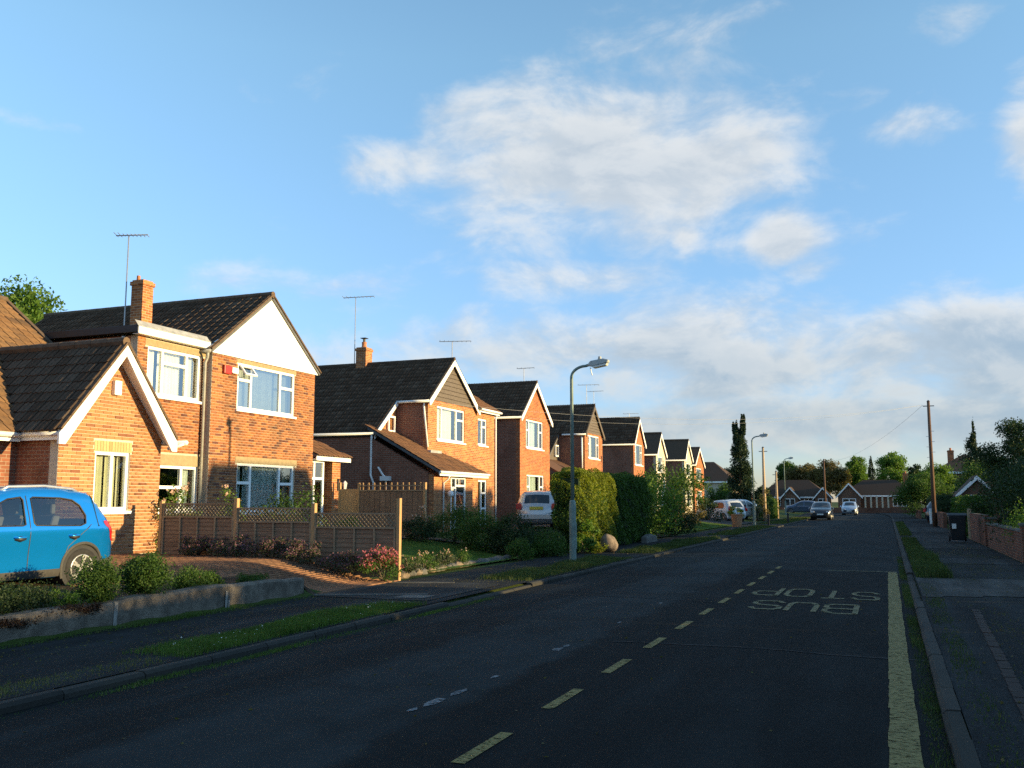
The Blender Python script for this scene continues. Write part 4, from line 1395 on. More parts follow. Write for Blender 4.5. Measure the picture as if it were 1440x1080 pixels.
def tree(name, x, y, z, h, rx, rz, trunk_h, label, mt, n_clumps=26, per=150, size=0.28, ry=None, group=None, cat='tree', tr=0.16, clump=.36, limbs=9, ratio=.6, bark='bark'):
    t = thing(name, (x, y, z), label, cat, group)
    cz = z + h - rz
    pts, cs = clump_crown((x, y, cz), (rx, ry or rx, rz), n_clumps, per, size, clump)
    pts = pts[pts[:, 2] > z + .05]
    v, f = leaves_np(pts, size, ratio)
    np_mesh('crown', v, f, mt, t)
    m = MB()
    top = Vector((x + random.uniform(-.1, .1), y, cz + rz * .35))
    m.tube([(x, y, z - .1), (x + .05, y, z + trunk_h), top], [tr, tr * .75, tr * .2], 8)
    fork = Vector((x + .03, y, z + trunk_h * .9))
    for c in cs[:limbs]:
        c = Vector(c)
        mid = fork.lerp(c, .5) + Vector((0, 0, (c - fork).length * .06))
        m.tube([fork, mid, c], [tr * .5, tr * .28, tr * .08], 5)
    m.build('trunk', bark, t, smooth=True)
    return t


def shrub(name, x, y, z, rx, ry, h, label, mt, n=1500, size=.07, group=None, cat='shrub', clumps=None, flowers=None, ratio=.6, stems=6, clump=.42):
    t = thing(name, (x, y, z), label, cat, group)
    k = clumps or max(8, int(n / 110))
    pts, cs = clump_crown((x, y, z + h * .5), (rx, ry, h * .52), k, n / k, size, clump, low=-.9)
    pts = pts[pts[:, 2] > z + .01]
    v, f = leaves_np(pts, size, ratio)
    np_mesh('foliage', v, f, mt, t)
    m = MB()
    for c in cs[:stems]:
        m.tube([(x + random.uniform(-.05, .05), y + random.uniform(-.05, .05), z - .03), Vector((x, y, z)).lerp(Vector(c), .55) + Vector((0, 0, .03)), c], [.018 + h * .008, .012 + h * .004, .004], 5)
    m.build('stems', 'bark', t, smooth=True)
    if flowers:
        fm, fn, fs = flowers
        q = pts[np.argsort(-(pts[:, 2] + RNG.normal(0, h * .16, len(pts))))[:fn * 3]]
        q = q[RNG.permutation(len(q))[:fn]]
        v, f = leaves_np(np.repeat(q, 4, 0) + RNG.normal(0, fs * .35, (len(q) * 4, 3)) + (0, 0, .02), fs, .9)
        np_mesh('blossom', v, f, fm, t)
    return t


def box_hedge(name, x0, x1, y0, y1, z0, z1, label, mt, n, size, rough=.12, group=None, top_mt=None, cat='hedge', round_=.25):
    """clipped hedge: leaves over a bulging block and some way into it"""
    t = thing(name, ((x0 + x1) / 2, (y0 + y1) / 2, z0), label, cat, group)
    A = np.array([(x1 - x0), (y1 - y0), (z1 - z0)])
    areas = np.array([A[1] * A[2], A[1] * A[2], A[0] * A[2], A[0] * A[2], A[0] * A[1]])
    face = RNG.choice(5, n, p=areas / areas.sum())
    q = RNG.uniform(0, 1, (n, 3))
    q[face == 0, 0] = 0
    q[face == 1, 0] = 1
    q[face == 2, 1] = 0
    q[face == 3, 1] = 1
    q[face == 4, 2] = 1
    p = np.array([x0, y0, z0]) + q * A
    c = np.array([(x0 + x1) / 2, (y0 + y1) / 2, (z0 + z1) / 2])
    d = (p - c) / (A / 2)
    # rounded corners and billows
    k = np.sort(np.abs(d), 1)[:, 1]
    shrink = 1 - round_ * .5 * np.clip(k - .6, 0, 1)
    wob = rough * (np.sin(p[:, 1] * 3.1 + p[:, 2] * 2.3) * np.sin(p[:, 0] * 3.7 + p[:, 2] * 4.1 + p[:, 1]) + .5 * np.sin(p[:, 1] * 8.3 + p[:, 2] * 7.1))
    nrm = d / (np.linalg.norm(d, axis=1)[:, None] + 1e-9)
    depth = np.abs(RNG.normal(0, size * 1.3, n)) - size * .5
    p = c + (p - c) * shrink[:, None] + nrm * (wob - depth)[:, None]
    p[:, 2] = np.maximum(p[:, 2], z0 + .02)
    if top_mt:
        sel = (p[:, 2] > z1 - .55 + RNG.normal(0, .25, n)) | ((p[:, 0] > x1 - .3) & (RNG.uniform(size=n) < .55))  # gold leaves on top and road side: sunlight painted into the leaf colour
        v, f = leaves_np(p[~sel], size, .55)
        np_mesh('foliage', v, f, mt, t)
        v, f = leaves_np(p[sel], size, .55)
        np_mesh('sunlit_leaves', v, f, top_mt, t)
    else:
        v, f = leaves_np(p, size, .55)
        np_mesh('foliage', v, f, mt, t)
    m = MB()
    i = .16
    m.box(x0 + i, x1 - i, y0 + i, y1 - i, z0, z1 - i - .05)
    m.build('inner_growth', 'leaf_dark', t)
    return t


def blades(name, x, y, z, h, wd, mt, parent=None, lean=.35):
    """grass: one thin triangle pair per blade"""
    n = len(x)
    a = RNG.uniform(0, 2 * np.pi, n)
    h = h * RNG.uniform(.45, 1.25, n)
    dx, dy = np.cos(a), np.sin(a)
    l = lean * h * RNG.uniform(0, 1.4, n)
    w = wd * RNG.uniform(.7, 1.3, n)
    b = np.stack([x, y, z - .01], 1)
    side = np.stack([-dy, dx, np.zeros(n)], 1) * w[:, None] / 2
    mid = b + np.stack([dx * l * .35, dy * l * .35, h * .6], 1)
    tip = b + np.stack([dx * l, dy * l, h], 1)
    v = np.stack([b - side, b + side, mid + side * .7, tip, mid - side * .7], 1).reshape(-1, 3)
    i = np.arange(n)[:, None] * 5
    f = np.concatenate([i + np.array([[0, 1, 2, 4]]), i + np.array([[4, 2, 3, 3]])])
    tri = np.concatenate([i + np.array([[0, 1, 2]]), i + np.array([[0, 2, 4]]), i + np.array([[4, 2, 3]])])
    o = np_mesh(name, v, tri, mt, parent, 'stuff')
    return o


def verge(name, x0, x1, y0, y1, n, h, zf, label, mt='grass_blade', wd=.007, ragged=.5, cat='grass'):
    """patchy strip of grass; density falls off raggedly at its edges"""
    xs, ys = RNG.uniform(x0, x1, n * 2), RNG.uniform(y0, y1, n * 2)
    d = np.minimum((xs - x0) / (x1 - x0), (x1 - xs) / (x1 - x0)) * 2
    e = np.minimum((ys - y0), (y1 - ys)) / 1.0
    pat = .5 + .5 * np.sin(ys * 2.3 + np.sin(xs * 5) * 1.3) * np.sin(xs * 4.1 + ys * .9)
    keep = RNG.uniform(size=n * 2) < np.clip(np.minimum(d * 2.2, e * 1.2), 0, 1) * (1 - ragged + ragged * pat)
    xs, ys = xs[keep][:n], ys[keep][:n]
    pp = .45 + .9 * (.5 + .5 * np.sin(ys * 1.7 + xs * 3.3) * np.sin(ys * .63 + 1.1))
    o = blades(name, xs, ys, zf(xs, ys), h * pp, wd, mt)
    o['label'] = label
    o['category'] = cat
    return o


# ---- first garden: retaining wall, shrubs
m = MB()
ys = np.arange(1.0, 13.45, 0.25)
top = lambda y: 0.40 + .02 * math.sin(y * 1.3) + .012 * math.sin(y * 4.7)
for k in range(len(ys) - 1):
    a, b = ys[k], ys[k + 1]
    za, zb = top(a), top(b)
    ja, jb = .012 * math.sin(a * 7), .012 * math.sin(b * 7)
    m.add([(-8.82 + ja, a, .05), (-8.82 + jb, b, .05), (-8.82 + jb, b, zb - .03), (-8.82 + ja, a, za - .03), (-8.86 + ja, a, za), (-8.86 + jb, b, zb), (-9.04, b, zb), (-9.04, a, za), (-9.06, a, .2), (-9.06, b, .2)],
          [(0, 1, 2, 3), (3, 2, 5, 4), (4, 5, 6, 7), (7, 6, 9, 8)])
b = ys[-1]
m.add([(-8.82, b, .05), (-9.06, b, .05), (-9.06, b, top(b)), (-8.84, b, top(b))], [(0, 1, 2, 3)])
rw = m.build('retaining_wall', 'concrete_wall')
tag(rw, 'low stained concrete retaining wall along the left footway', 'wall')
for y, w_, h_ in ((9.15, .06, .27), (11.25, .05, .22), (11.32, .03, .1)):
    MB().add([(-8.805, y, .10), (-8.805, y + w_, .10), (-8.805, y + w_ * 1.2, .1 + h_), (-8.805, y + w_ * .2, .12 + h_)], [(0, 1, 2, 3)]).build('pale_patch', 'pale_patch', rw)
# mossy growth spilling over the near part of the wall
mx, my = RNG.normal(-8.83, .03, 9000), RNG.uniform(6.6, 8.95, 9000)
mz = .31 + .035 * np.sin(my * 3.1) + .03 * np.sin(my * 7.7) - (my - 7.2) * -.02 + RNG.normal(0, .026, 9000)
keep = RNG.uniform(size=9000) < np.clip(.55 + .5 * np.sin(my * 4.3 + 1) + (8.2 - my) * .25, 0, 1)
v, f = leaves_np(np.stack([mx, my, np.minimum(mz, .41)], 1)[keep], .022, .8)
np_mesh('moss', v, f, 'moss', rw, 'stuff')

GS = 'shrubs above the retaining wall'
shrub('shrub', -9.35, 8.0, .31, .34, .95, .26, 'low dark spreading shrub in front of the blue car', 'leaf_dark', 12000, .030, GS, clump=.5)
shrub('shrub', -9.6, 8.3, .36, .25, .6, .24, 'pale olive sprigs over the dark spreading shrub under the car sill', 'leaf_grey', 1100, .04, GS)
shrub('shrub', -9.15, 9.15, .31, .25, .26, .56, 'bright green bushy shrub before the car rear wheel', 'leaf_mid', 9000, .030, GS, clump=.5)
shrub('shrub', -9.15, 8.72, .31, .16, .18, .24, 'small yellow green tuft left of the bright bushy shrub', 'leaf_bright', 1800, .028, GS, clump=.5)
shrub('shrub', -9.12, 10.0, .38, .30, .33, .50, 'rounded green shrub on bare stems near the wall joint', 'leaf_mid', 10000, .032, GS, clump=.5)
shrub('shrub', -9.2, 10.97, .31, .24, .26, .34, 'small dense round grey green shrub on the wall bed', 'leaf_mid', 5000, .028, GS, clump=.55)
shrub('shrub', -9.25, 11.45, .31, .18, .2, .28, 'small leafy shrub right of the dense round one', 'leaf_mid', 1800, .032, GS, clump=.5)
shrub('shrub', -9.15, 12.3, .31, .18, .4, .16, 'low leafy ground cover near the end of the wall', 'leaf_mid', 1800, .035, GS)

# ---- fence with trellis between the first two gardens
FY = 16.62
fence = thing('garden_fence', (-11.8, FY, .3), 'brown lap panel fence with diamond trellis top stepping down to the footway', 'fence')
PANELS = [(-14.72, -12.84, .38, 1.56), (-12.76, -10.92, .26, 1.47), (-10.84, -8.98, .12, 1.37)]
for xa, xb, zb, zt in PANELS:
    bt = zt - .31
    pan = MB().box(xa, xb, FY - .005, FY + .004, zb + .02, bt - .03).build('panel', 'fence_board', fence)
    n = 10
    for k in range(n):
        z0 = zb + (bt - zb) * k / n
        z1 = zb + (bt - zb) * (k + 1.12) / n
        MB().add([(xa, FY - .022, z0), (xb, FY - .022, z0), (xb, FY - .008, min(z1, bt)), (xa, FY - .008, min(z1, bt)), (xa, FY - .006, z0), (xb, FY - .006, z0)], [(0, 1, 2, 3), (0, 4, 5, 1)]).build('board', 'fence_board', pan)
    for k in range(5):
        xx = xa + .02 + (xb - xa - .04) * k / 4
        MB().box(xx - .02, xx + .02, FY - .048, FY - .023, zb, bt).build('batten', 'fence_batten', pan)
    MB().box(xa, xb, FY - .05, FY + .03, bt - .001, bt + .035).build('rail', 'fence_batten', pan)
    tre = MB().box(xa, xb, FY - .03, FY + .02, zt - .03, zt).box(xa, xa + .03, FY - .028, FY + .018, bt + .036, zt - .031).box(xb - .03, xb, FY - .028, FY + .018, bt + .036, zt - .031).build('trellis', 'fence_batten', fence)
    hgt = zt - .03 - bt - .036
    s = xa + .03 - hgt + .04
    while s < xb - .03:
        for sg in (1, -1):
            p, q = (s, bt + .036), (s + hgt, zt - .03)
            lo, hi = xa + .03, xb - .03
            t0, t1 = max(0, (lo - s) / hgt), min(1, (hi - s) / hgt)
            if t1 - t0 > .15:
                za, zc = p[1] + hgt * t0, p[1] + hgt * t1
                x0_, x1_ = s + hgt * t0, s + hgt * t1
                if sg < 0:
                    x0_, x1_ = xa + xb - x0_, xa + xb - x1_
                yy = FY - .012 if sg > 0 else FY + .004
                MB().bar((x0_, yy, za), (x1_, yy, zc), .010, .031, (0, 1, 0)).build('lath', 'fence_batten', tre)
        s += .090
for xx, zt, w_ in ((-14.78, 1.6, .07), (-12.80, 1.66, .08), (-10.88, 1.56, .08), (-8.93, 1.66, .07)):
    MB().box(xx - w_ / 2, xx + w_ / 2, FY - .045, FY + .045, .0, zt).build('post', 'fence_post', fence)

# ---- flowers along the fence
shrub('flower_clump', -8.95, 16.1, .10, .42, .38, .62, 'valerian clump with bright pink flowers at the foot of the fence', 'leaf_mid', 2600, .04, None, 'flowers', flowers=('petal_pink', 420, .035))
for k, (x, y, rr) in enumerate(((-9.9, 16.15, .5), (-10.8, 16.2, .5), (-11.7, 16.2, .5), (-12.6, 16.2, .5), (-13.5, 16.25, .45))):
    shrub('flower_clump', x, y, float(land(x, y)), rr, .32, .42, ['mauve flowered clump next to the pink valerian', 'mauve flowered clump under the middle of the fence', 'mauve flowered clump before the second fence panel', 'mauve flowered clump by the second fence post from the house',
          'mauve flowered clump nearest the house end of the fence'][k], 'leaf_grey', 1700, .04, 'mauve clumps along the fence', 'flowers', flowers=('petal_mauve', 420, .028))
shrub('rose_bush', -15.3, 17.6, .45, .75, .45, 1.45, 'rose bush with pale blossoms behind the trellis nearest the bungalow', 'leaf_bright', 1700, .07, None, 'shrub', flowers=('petal_pale', 16, .07))
shrub('rose_bush', -14.6, 18.8, .45, .75, .5, 1.55, 'leafy climber under the lower bay window', 'leaf_bright', 1300, .07, None, 'shrub', flowers=('petal_pale', 8, .06))
shrub('rose_bush', -13.9, 20.0, .45, 1.0, .6, 1.42, 'green leafy bush in front of the net curtained window', 'leaf_mid', 1800, .075, None, 'shrub')

# ---- side fence with a spindle top before the third house
gf = thing('side_fence', (-15, 27.2, .45), 'dark side fence with short spindles on top before the catslide house', 'fence')
pn = MB().box(-16.1, -13.72, 27.18, 27.2, .45, 1.92).build('panel', 'fence_board', gf)
for k in range(12):
    xx = -16.08 + k * .197
    MB().box(xx, xx + .185, 27.155, 27.179, .46, 1.90).build('board', 'fence_board', pn)
MB().box(-16.1, -13.72, 27.14, 27.22, 1.921, 1.97).box(-16.1, -13.72, 27.15, 27.21, 2.09, 2.12).build('rail', 'fence_batten', gf)
for k in range(11):
    xx = -15.95 + k * .21
    MB().box(xx - .02, xx + .02, 27.16, 27.20, 1.971, 2.20).build('spindle', 'fence_post', gf)
MB().box(-16.8, -16.12, 27.17, 27.2, .45, 2.0).box(-16.86, -16.79, 27.15, 27.22, .45, 2.22).build('end_panel', 'fence_post', gf)
MB().box(-16.12, -16.05, 27.13, 27.2, .45, 2.2).build('post', 'fence_post', gf)
MB().box(-13.72, -13.64, 27.12, 27.22, .2, 2.2).build('post', 'fence_post', gf)

# ---- second garden: lawn edge stones, plants
st = thing('rockery_edging', (-9.1, 21, .1), 'row of rough stones edging the second lawn', 'edging')
for k in range(24):
    t = k / 23
    x = -9.25 - .25 * math.sin(t * 3.1) - (0.6 * max(0, t - .7))
    y = 17.4 + 6.2 * t
    s = random.uniform(.08, .15)
    bm = bmesh.new()
    bmesh.ops.create_icosphere(bm, subdivisions=2, radius=s)
    for v_ in bm.verts:
        v_.co *= random.uniform(.8, 1.15)
        v_.co.z *= .7
        v_.co.y *= 1.3
    me = bpy.data.meshes.new('stone')
    bm.to_mesh(me)
    bm.free()
    me.materials.append(MATS['stone_edge' if k % 3 else 'boulder'])
    link('stone', me, st, Vector((x, y, .10)))
GP = 'plants of the second front garden'
shrub('shrub', -12.8, 21.3, .4, .45, .4, .95, 'bright broad leaved plant just behind the tall end post of the fence', 'leaf_bright', 520, .11, GP)
for k, (x, y, rx, h, mt, n, s) in enumerate(((-10.6, 24.8, .8, 1.0, 'leaf_mid', 8000, .05), (-11.9, 25.6, .8, 1.1, 'leaf_mid', 7000, .05), (-9.75, 24.6, .6, 1.05, 'leaf_dark', 7000, .055), (-9.0, 25.3, .65, .62, 'leaf_mid', 5000, .05),
                                          (-8.95, 23.4, .45, .5, 'leaf_mid', 3500, .045), (-9.7, 26.4, .8, .75, 'leaf_dark', 6000, .055), (-12.6, 24.6, .6, .7, 'leaf_dark', 4000, .05))):
    shrub('shrub', x, y, float(land(x, y)), rx, rx * .8, h, ['wide green shrub left of the dark rounded one behind the lawn', 'tall grassy shrub before the white porch door', 'dark rounded shrub before the silver hatchback', 'green shrub right of the silver hatchback bumper',
          'low leafy clump at the lawn corner by the footway', 'dark shrub tucked under the silver hatchback', 'dark low shrub at the back of the second lawn'][k], mt, n, s, GP)
shrub('flower_clump', -12.9, 25.6, .42, .35, .3, 1.0, 'pale flowered clump at the foot of the spindle fence', 'leaf_grey', 600, .05, None, 'flowers', flowers=('petal_pale', 40, .04))
for k, (x, y) in enumerate(((-9.3, 17.7), (-9.4, 18.6), (-9.5, 19.6), (-9.6, 20.6))):
    shrub('edging_plant', x, y, .14, .4, .5, .3, ['low leafy plant at the lawn edge nearest the pink valerian', 'low flowering plant second along the lawn edge', 'low leafy plant at the middle of the lawn edge', 'low flowering plant furthest along the lawn edge'][k], 'leaf_mid' if k % 2 else 'leaf_grey', 900, .045, 'low plants along the second lawn edge', 'plant', flowers=('petal_pale', 10, .03))

# ---- hedges and bushes on the left
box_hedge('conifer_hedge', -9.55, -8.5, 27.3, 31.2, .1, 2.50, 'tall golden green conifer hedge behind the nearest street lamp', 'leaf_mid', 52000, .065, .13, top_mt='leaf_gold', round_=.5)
box_hedge('conifer_hedge', -9.7, -8.6, 31.6, 36.6, .1, 2.50, 'tall dark green hedge right of the golden one', 'leaf_mid', 26000, .085, .12)
shrub('leafy_plant', -8.35, 27.1, .07, .5, .4, .85, 'bright big leaved plant at the foot of the golden hedge', 'leaf_bright', 900, .10, None, 'plant')
shrub('leafy_plant', -7.95, 27.4, .07, .35, .35, .35, 'yellow green grassy plant beside the boulder', 'leaf_gold', 500, .06, None, 'plant')
bm = bmesh.new()
bmesh.ops.create_icosphere(bm, subdivisions=3, radius=.29)
for v_ in bm.verts:
    v_.co *= 1 + .12 * math.sin(v_.co.x * 9 + v_.co.z * 7) + random.uniform(-.03, .03)
    v_.co.z *= 1.0
me = bpy.data.meshes.new('boulder')
bm.to_mesh(me)
bm.free()
me.materials.append(MATS['boulder'])
me.shade_smooth()
tag(link('boulder', me, None, Vector((-7.95, 28.1, .30))), 'pale rounded boulder at the foot of the golden hedge', 'boulder')
tag(MB().prism([(-8.3, 34.6, .03), (-8.3, 36.4, .03), (-8.3, 36.3, .30), (-8.3, 35.4, .38), (-8.3, 34.7, .30)], (-.25, 0, 0)).build('low_wall', 'stone_edge', bevel=.05), 'short grey stone wall under the dark hedge', 'wall')
GB = 'bushes lining the left gardens'
shrub('bush', -9.6, 40.2, .1, 1.3, 1.9, 2.35, 'bright green leafy bush right of the dark hedge', 'leaf_bright', 6500, .12, GB)
shrub('bush', -8.9, 42.6, .1, .9, 1.4, 1.25, 'dark green bush beneath the bright leafy one', 'leaf_dark', 3500, .1, GB)
tree('small_tree', -10.8, 51.5, .2, 3.1, 2.1, 1.0, 1.4, 'small spreading tree with reddish undergrowth in the front garden', 'leaf_mid', 24, 130, .15, group=GB, tr=.08)
shrub('bush', -10.2, 52.0, .2, 1.2, 1.2, 1.3, 'reddish bush under the small spreading tree', 'leaf_bronze', 1900, .1, GB)
shrub('bush', -12.6, 49.0, .25, 1.6, 1.6, 2.4, 'green bush between the spreading tree and the houses', 'leaf_mid', 4000, .13, GB)
shrub('bush', -8.5, 58.6, .6, .5, .5, .75, 'yellow green bush growing from the terracotta tub', 'leaf_gold', 900, .09, None)
box_hedge('low_hedge', -9.6, -8.6, 77, 83, .15, 1.75, 'rounded hedge by the footway beyond the second street lamp', 'leaf_mid', 7000, .12, .15, round_=.7)
shrub('bush', -9.0, 72.5, .15, .7, .7, 1.1, 'grey green round bush before the far hedge', 'leaf_grey', 1200, .1, None)
shrub('bush', -11.5, 66.0, .15, 1.0, 1.0, 1.6, 'dark bush behind the parked white cars', 'leaf_dark', 1600, .13, GB)
tub = thing('planter_tub', (-8.5, 58.6, .07), 'tall terracotta coloured tub by the footway', 'planter')
MB().tube([(-8.5, 58.6, .05), (-8.5, 58.6, .75), (-8.5, 58.6, .8)], [.27, .34, .32], 12).build('tub', 'bin_terracotta', tub)
MB().tube([(-8.5, 58.6, .755), (-8.5, 58.6, .83)], [.37, .37], 12).build('rim', 'bin_terracotta', tub)

# ---- grass verges
pz = lambda x, y: np.full(x.shape, .078)
verge('verge_grass', -7.25, -6.42, 7.6, 13.0, 26000, .075, pz, 'grass verge by the left kerb before the first drive')
verge('verge_grass', -6.95, -6.44, 3.0, 7.6, 5000, .05, pz, 'thin ragged grass at the near left kerb', mt='grass_dry', ragged=.9)
verge('verge_grass', -7.6, -6.42, 17.2, 25.5, 24000, .10, pz, 'grass verge around the nearest street lamp', mt='grass_rough', wd=.009)
verge('verge_grass', -7.6, -6.42, 27.5, 40, 20000, .11, pz, 'grass verge below the tall hedges', mt='grass_rough', wd=.012)
verge('verge_grass', -7.8, -6.42, 43.5, 61, 15000, .10, pz, 'grass verge before the second street lamp', mt='grass_rough', wd=.016)
verge('verge_grass', -8.4, -6.42, 66, 95, 9000, .10, pz, 'grass verge beyond the second street lamp', mt='grass_rough', wd=.022)
verge('gutter_weeds', KL + .02, KL + .22, 4.0, 15.0, 7000, .035, lambda x, y: road_z(x), 'weeds in the left gutter', wd=.006, ragged=.9)
verge('gutter_weeds', KR - .15, KR + .03, 5.0, 30.0, 16000, .035, lambda x, y: road_z(x), 'weeds in the right gutter', mt='grass_rough', wd=.007, ragged=.85)
verge('weed_strip', .45, 1.15, 20.8, 30, 20000, .17, pz, 'long grass strip by the right kerb', mt='grass_rough', wd=.011, ragged=.7)
verge('weed_strip', .45, 1.0, 31, 42, 8000, .13, pz, 'second patch of long grass further along the right kerb', mt='grass_rough', wd=.014, ragged=.7)
verge('weed_strip', .45, 1.0, 46, 75, 7000, .12, pz, 'far grass strip along the right kerb', mt='grass_rough', wd=.02)
verge('weed_strip', 1.2, 3.0, 6.0, 11.5, 5000, .05, pz, 'sparse weeds on the near right footway', wd=.008, ragged=.95)
verge('lawn_grass', -13.2, -9.3, 17.7, 25.4, 32000, .045, lambda x, y: land(x, y) + .03, 'mown lawn in the second front garden', wd=.010, ragged=.15)
verge('lawn_grass', -13.5, -9.0, 44, 62, 16000, .05, lambda x, y: land(x, y) + .03, 'mown lawn before the small spreading tree', wd=.02, ragged=.2)
verge('footway_weeds', -8.82, -8.55, 4.0, 13.4, 5000, .045, pz, 'weeds along the foot of the retaining wall', wd=.007, ragged=.9)
verge('footway_weeds', -8.6, -6.5, 4.0, 26.0, 6000, .022, pz, 'tiny weeds and moss across the left footway', mt='grass_dry', wd=.010, ragged=1.0)
verge('footway_weeds', .46, .75, 4.0, 20.0, 2600, .035, pz, 'weeds along the back of the right kerb', mt='grass_rough', wd=.008, ragged=.9)
verge('footway_weeds', .7, 3.0, 4.0, 40.0, 8000, .022, pz, 'tiny weeds and moss across the right footway', mt='grass_dry', wd=.010, ragged=1.0)
lx, ly = np.concatenate([RNG.uniform(-8.7, -6.5, 700), RNG.uniform(.5, 3, 500), RNG.uniform(-6.2, .2, 260)]), RNG.uniform(4, 28, 1460)
lz = np.where((lx > -6.3) & (lx < .3), road_z(lx) + .006, .084)
v, f = leaves_np(np.stack([lx, ly, lz], 1), .03, .7, up=.97)
o = np_mesh('leaf_litter', v, f, 'leaf_bronze', None, 'stuff')
o['label'] = 'small fallen leaves and grit on road and footways'
dx, dy = RNG.uniform(-7.15, -6.5, 80), RNG.uniform(8, 13, 80)
v, f = leaves_np(np.stack([dx, dy, RNG.uniform(.11, .15, 80)], 1), .017, .9, up=.9)
o = np_mesh('daisies', v, f, 'petal_white', None, 'stuff')
o['label'] = 'tiny white daisies in the near verge'
# brick-edged path patch on the right
er = thing('brick_edging', (.9, 12, .12), 'single line of red edging bricks across the dark right footway', 'edging')
for k in range(38):
    y = 6.2 + k * .235
    x = .78 + .035 * k * .2 + random.uniform(-.006, .006)
    MB().box(x, x + .10, y, y + .215, .05, .080 + random.uniform(-.003, .004)).build('edging_brick', 'edging_red', er)
for x0_, y0_, x1_, y1_, nm in ((-8.75, 13.42, -7.05, 14.15, 'near'), (-8.7, 15.95, -7.6, 16.35, 'far')):
    tag(MB().bar((x0_, y0_, .075), (x1_, y1_, .075), .11, .05).build('edging_kerb', 'stone_edge'), 'pale %s edging kerb of the first drive mouth' % nm, 'edging')
tag(MB().add([(-7.35, 13.5, .092), (-6.85, 13.6, .092), (-6.85, 14.05, .092), (-7.35, 13.95, .092)], [(0, 1, 2, 3)]).build('access_cover', 'stone_edge'), 'pale rectangular access cover in the left footway', 'cover')

# ------------------------------------------------------------------ cars
def pip(poly, x, y):
    c = False
    j = len(poly) - 1
    for i in range(len(poly)):
        (xi, yi), (xj, yj) = poly[i], poly[j]
        if (yi > y) != (yj > y) and x < (xj - xi) * (y - yi) / (yj - yi) + xi:
            c = not c
        j = i
    return c


def smooth_poly(pts, n=3, keep=()):
    """Chaikin rounding of a closed polygon"""
    for _ in range(n):
        out = []
        for i in range(len(pts)):
            a, b = pts[i], pts[(i + 1) % len(pts)]
            out += [(a[0] * .75 + b[0] * .25, a[1] * .75 + b[1] * .25), (a[0] * .25 + b[0] * .75, a[1] * .25 + b[1] * .75)]
        pts = out
    return pts


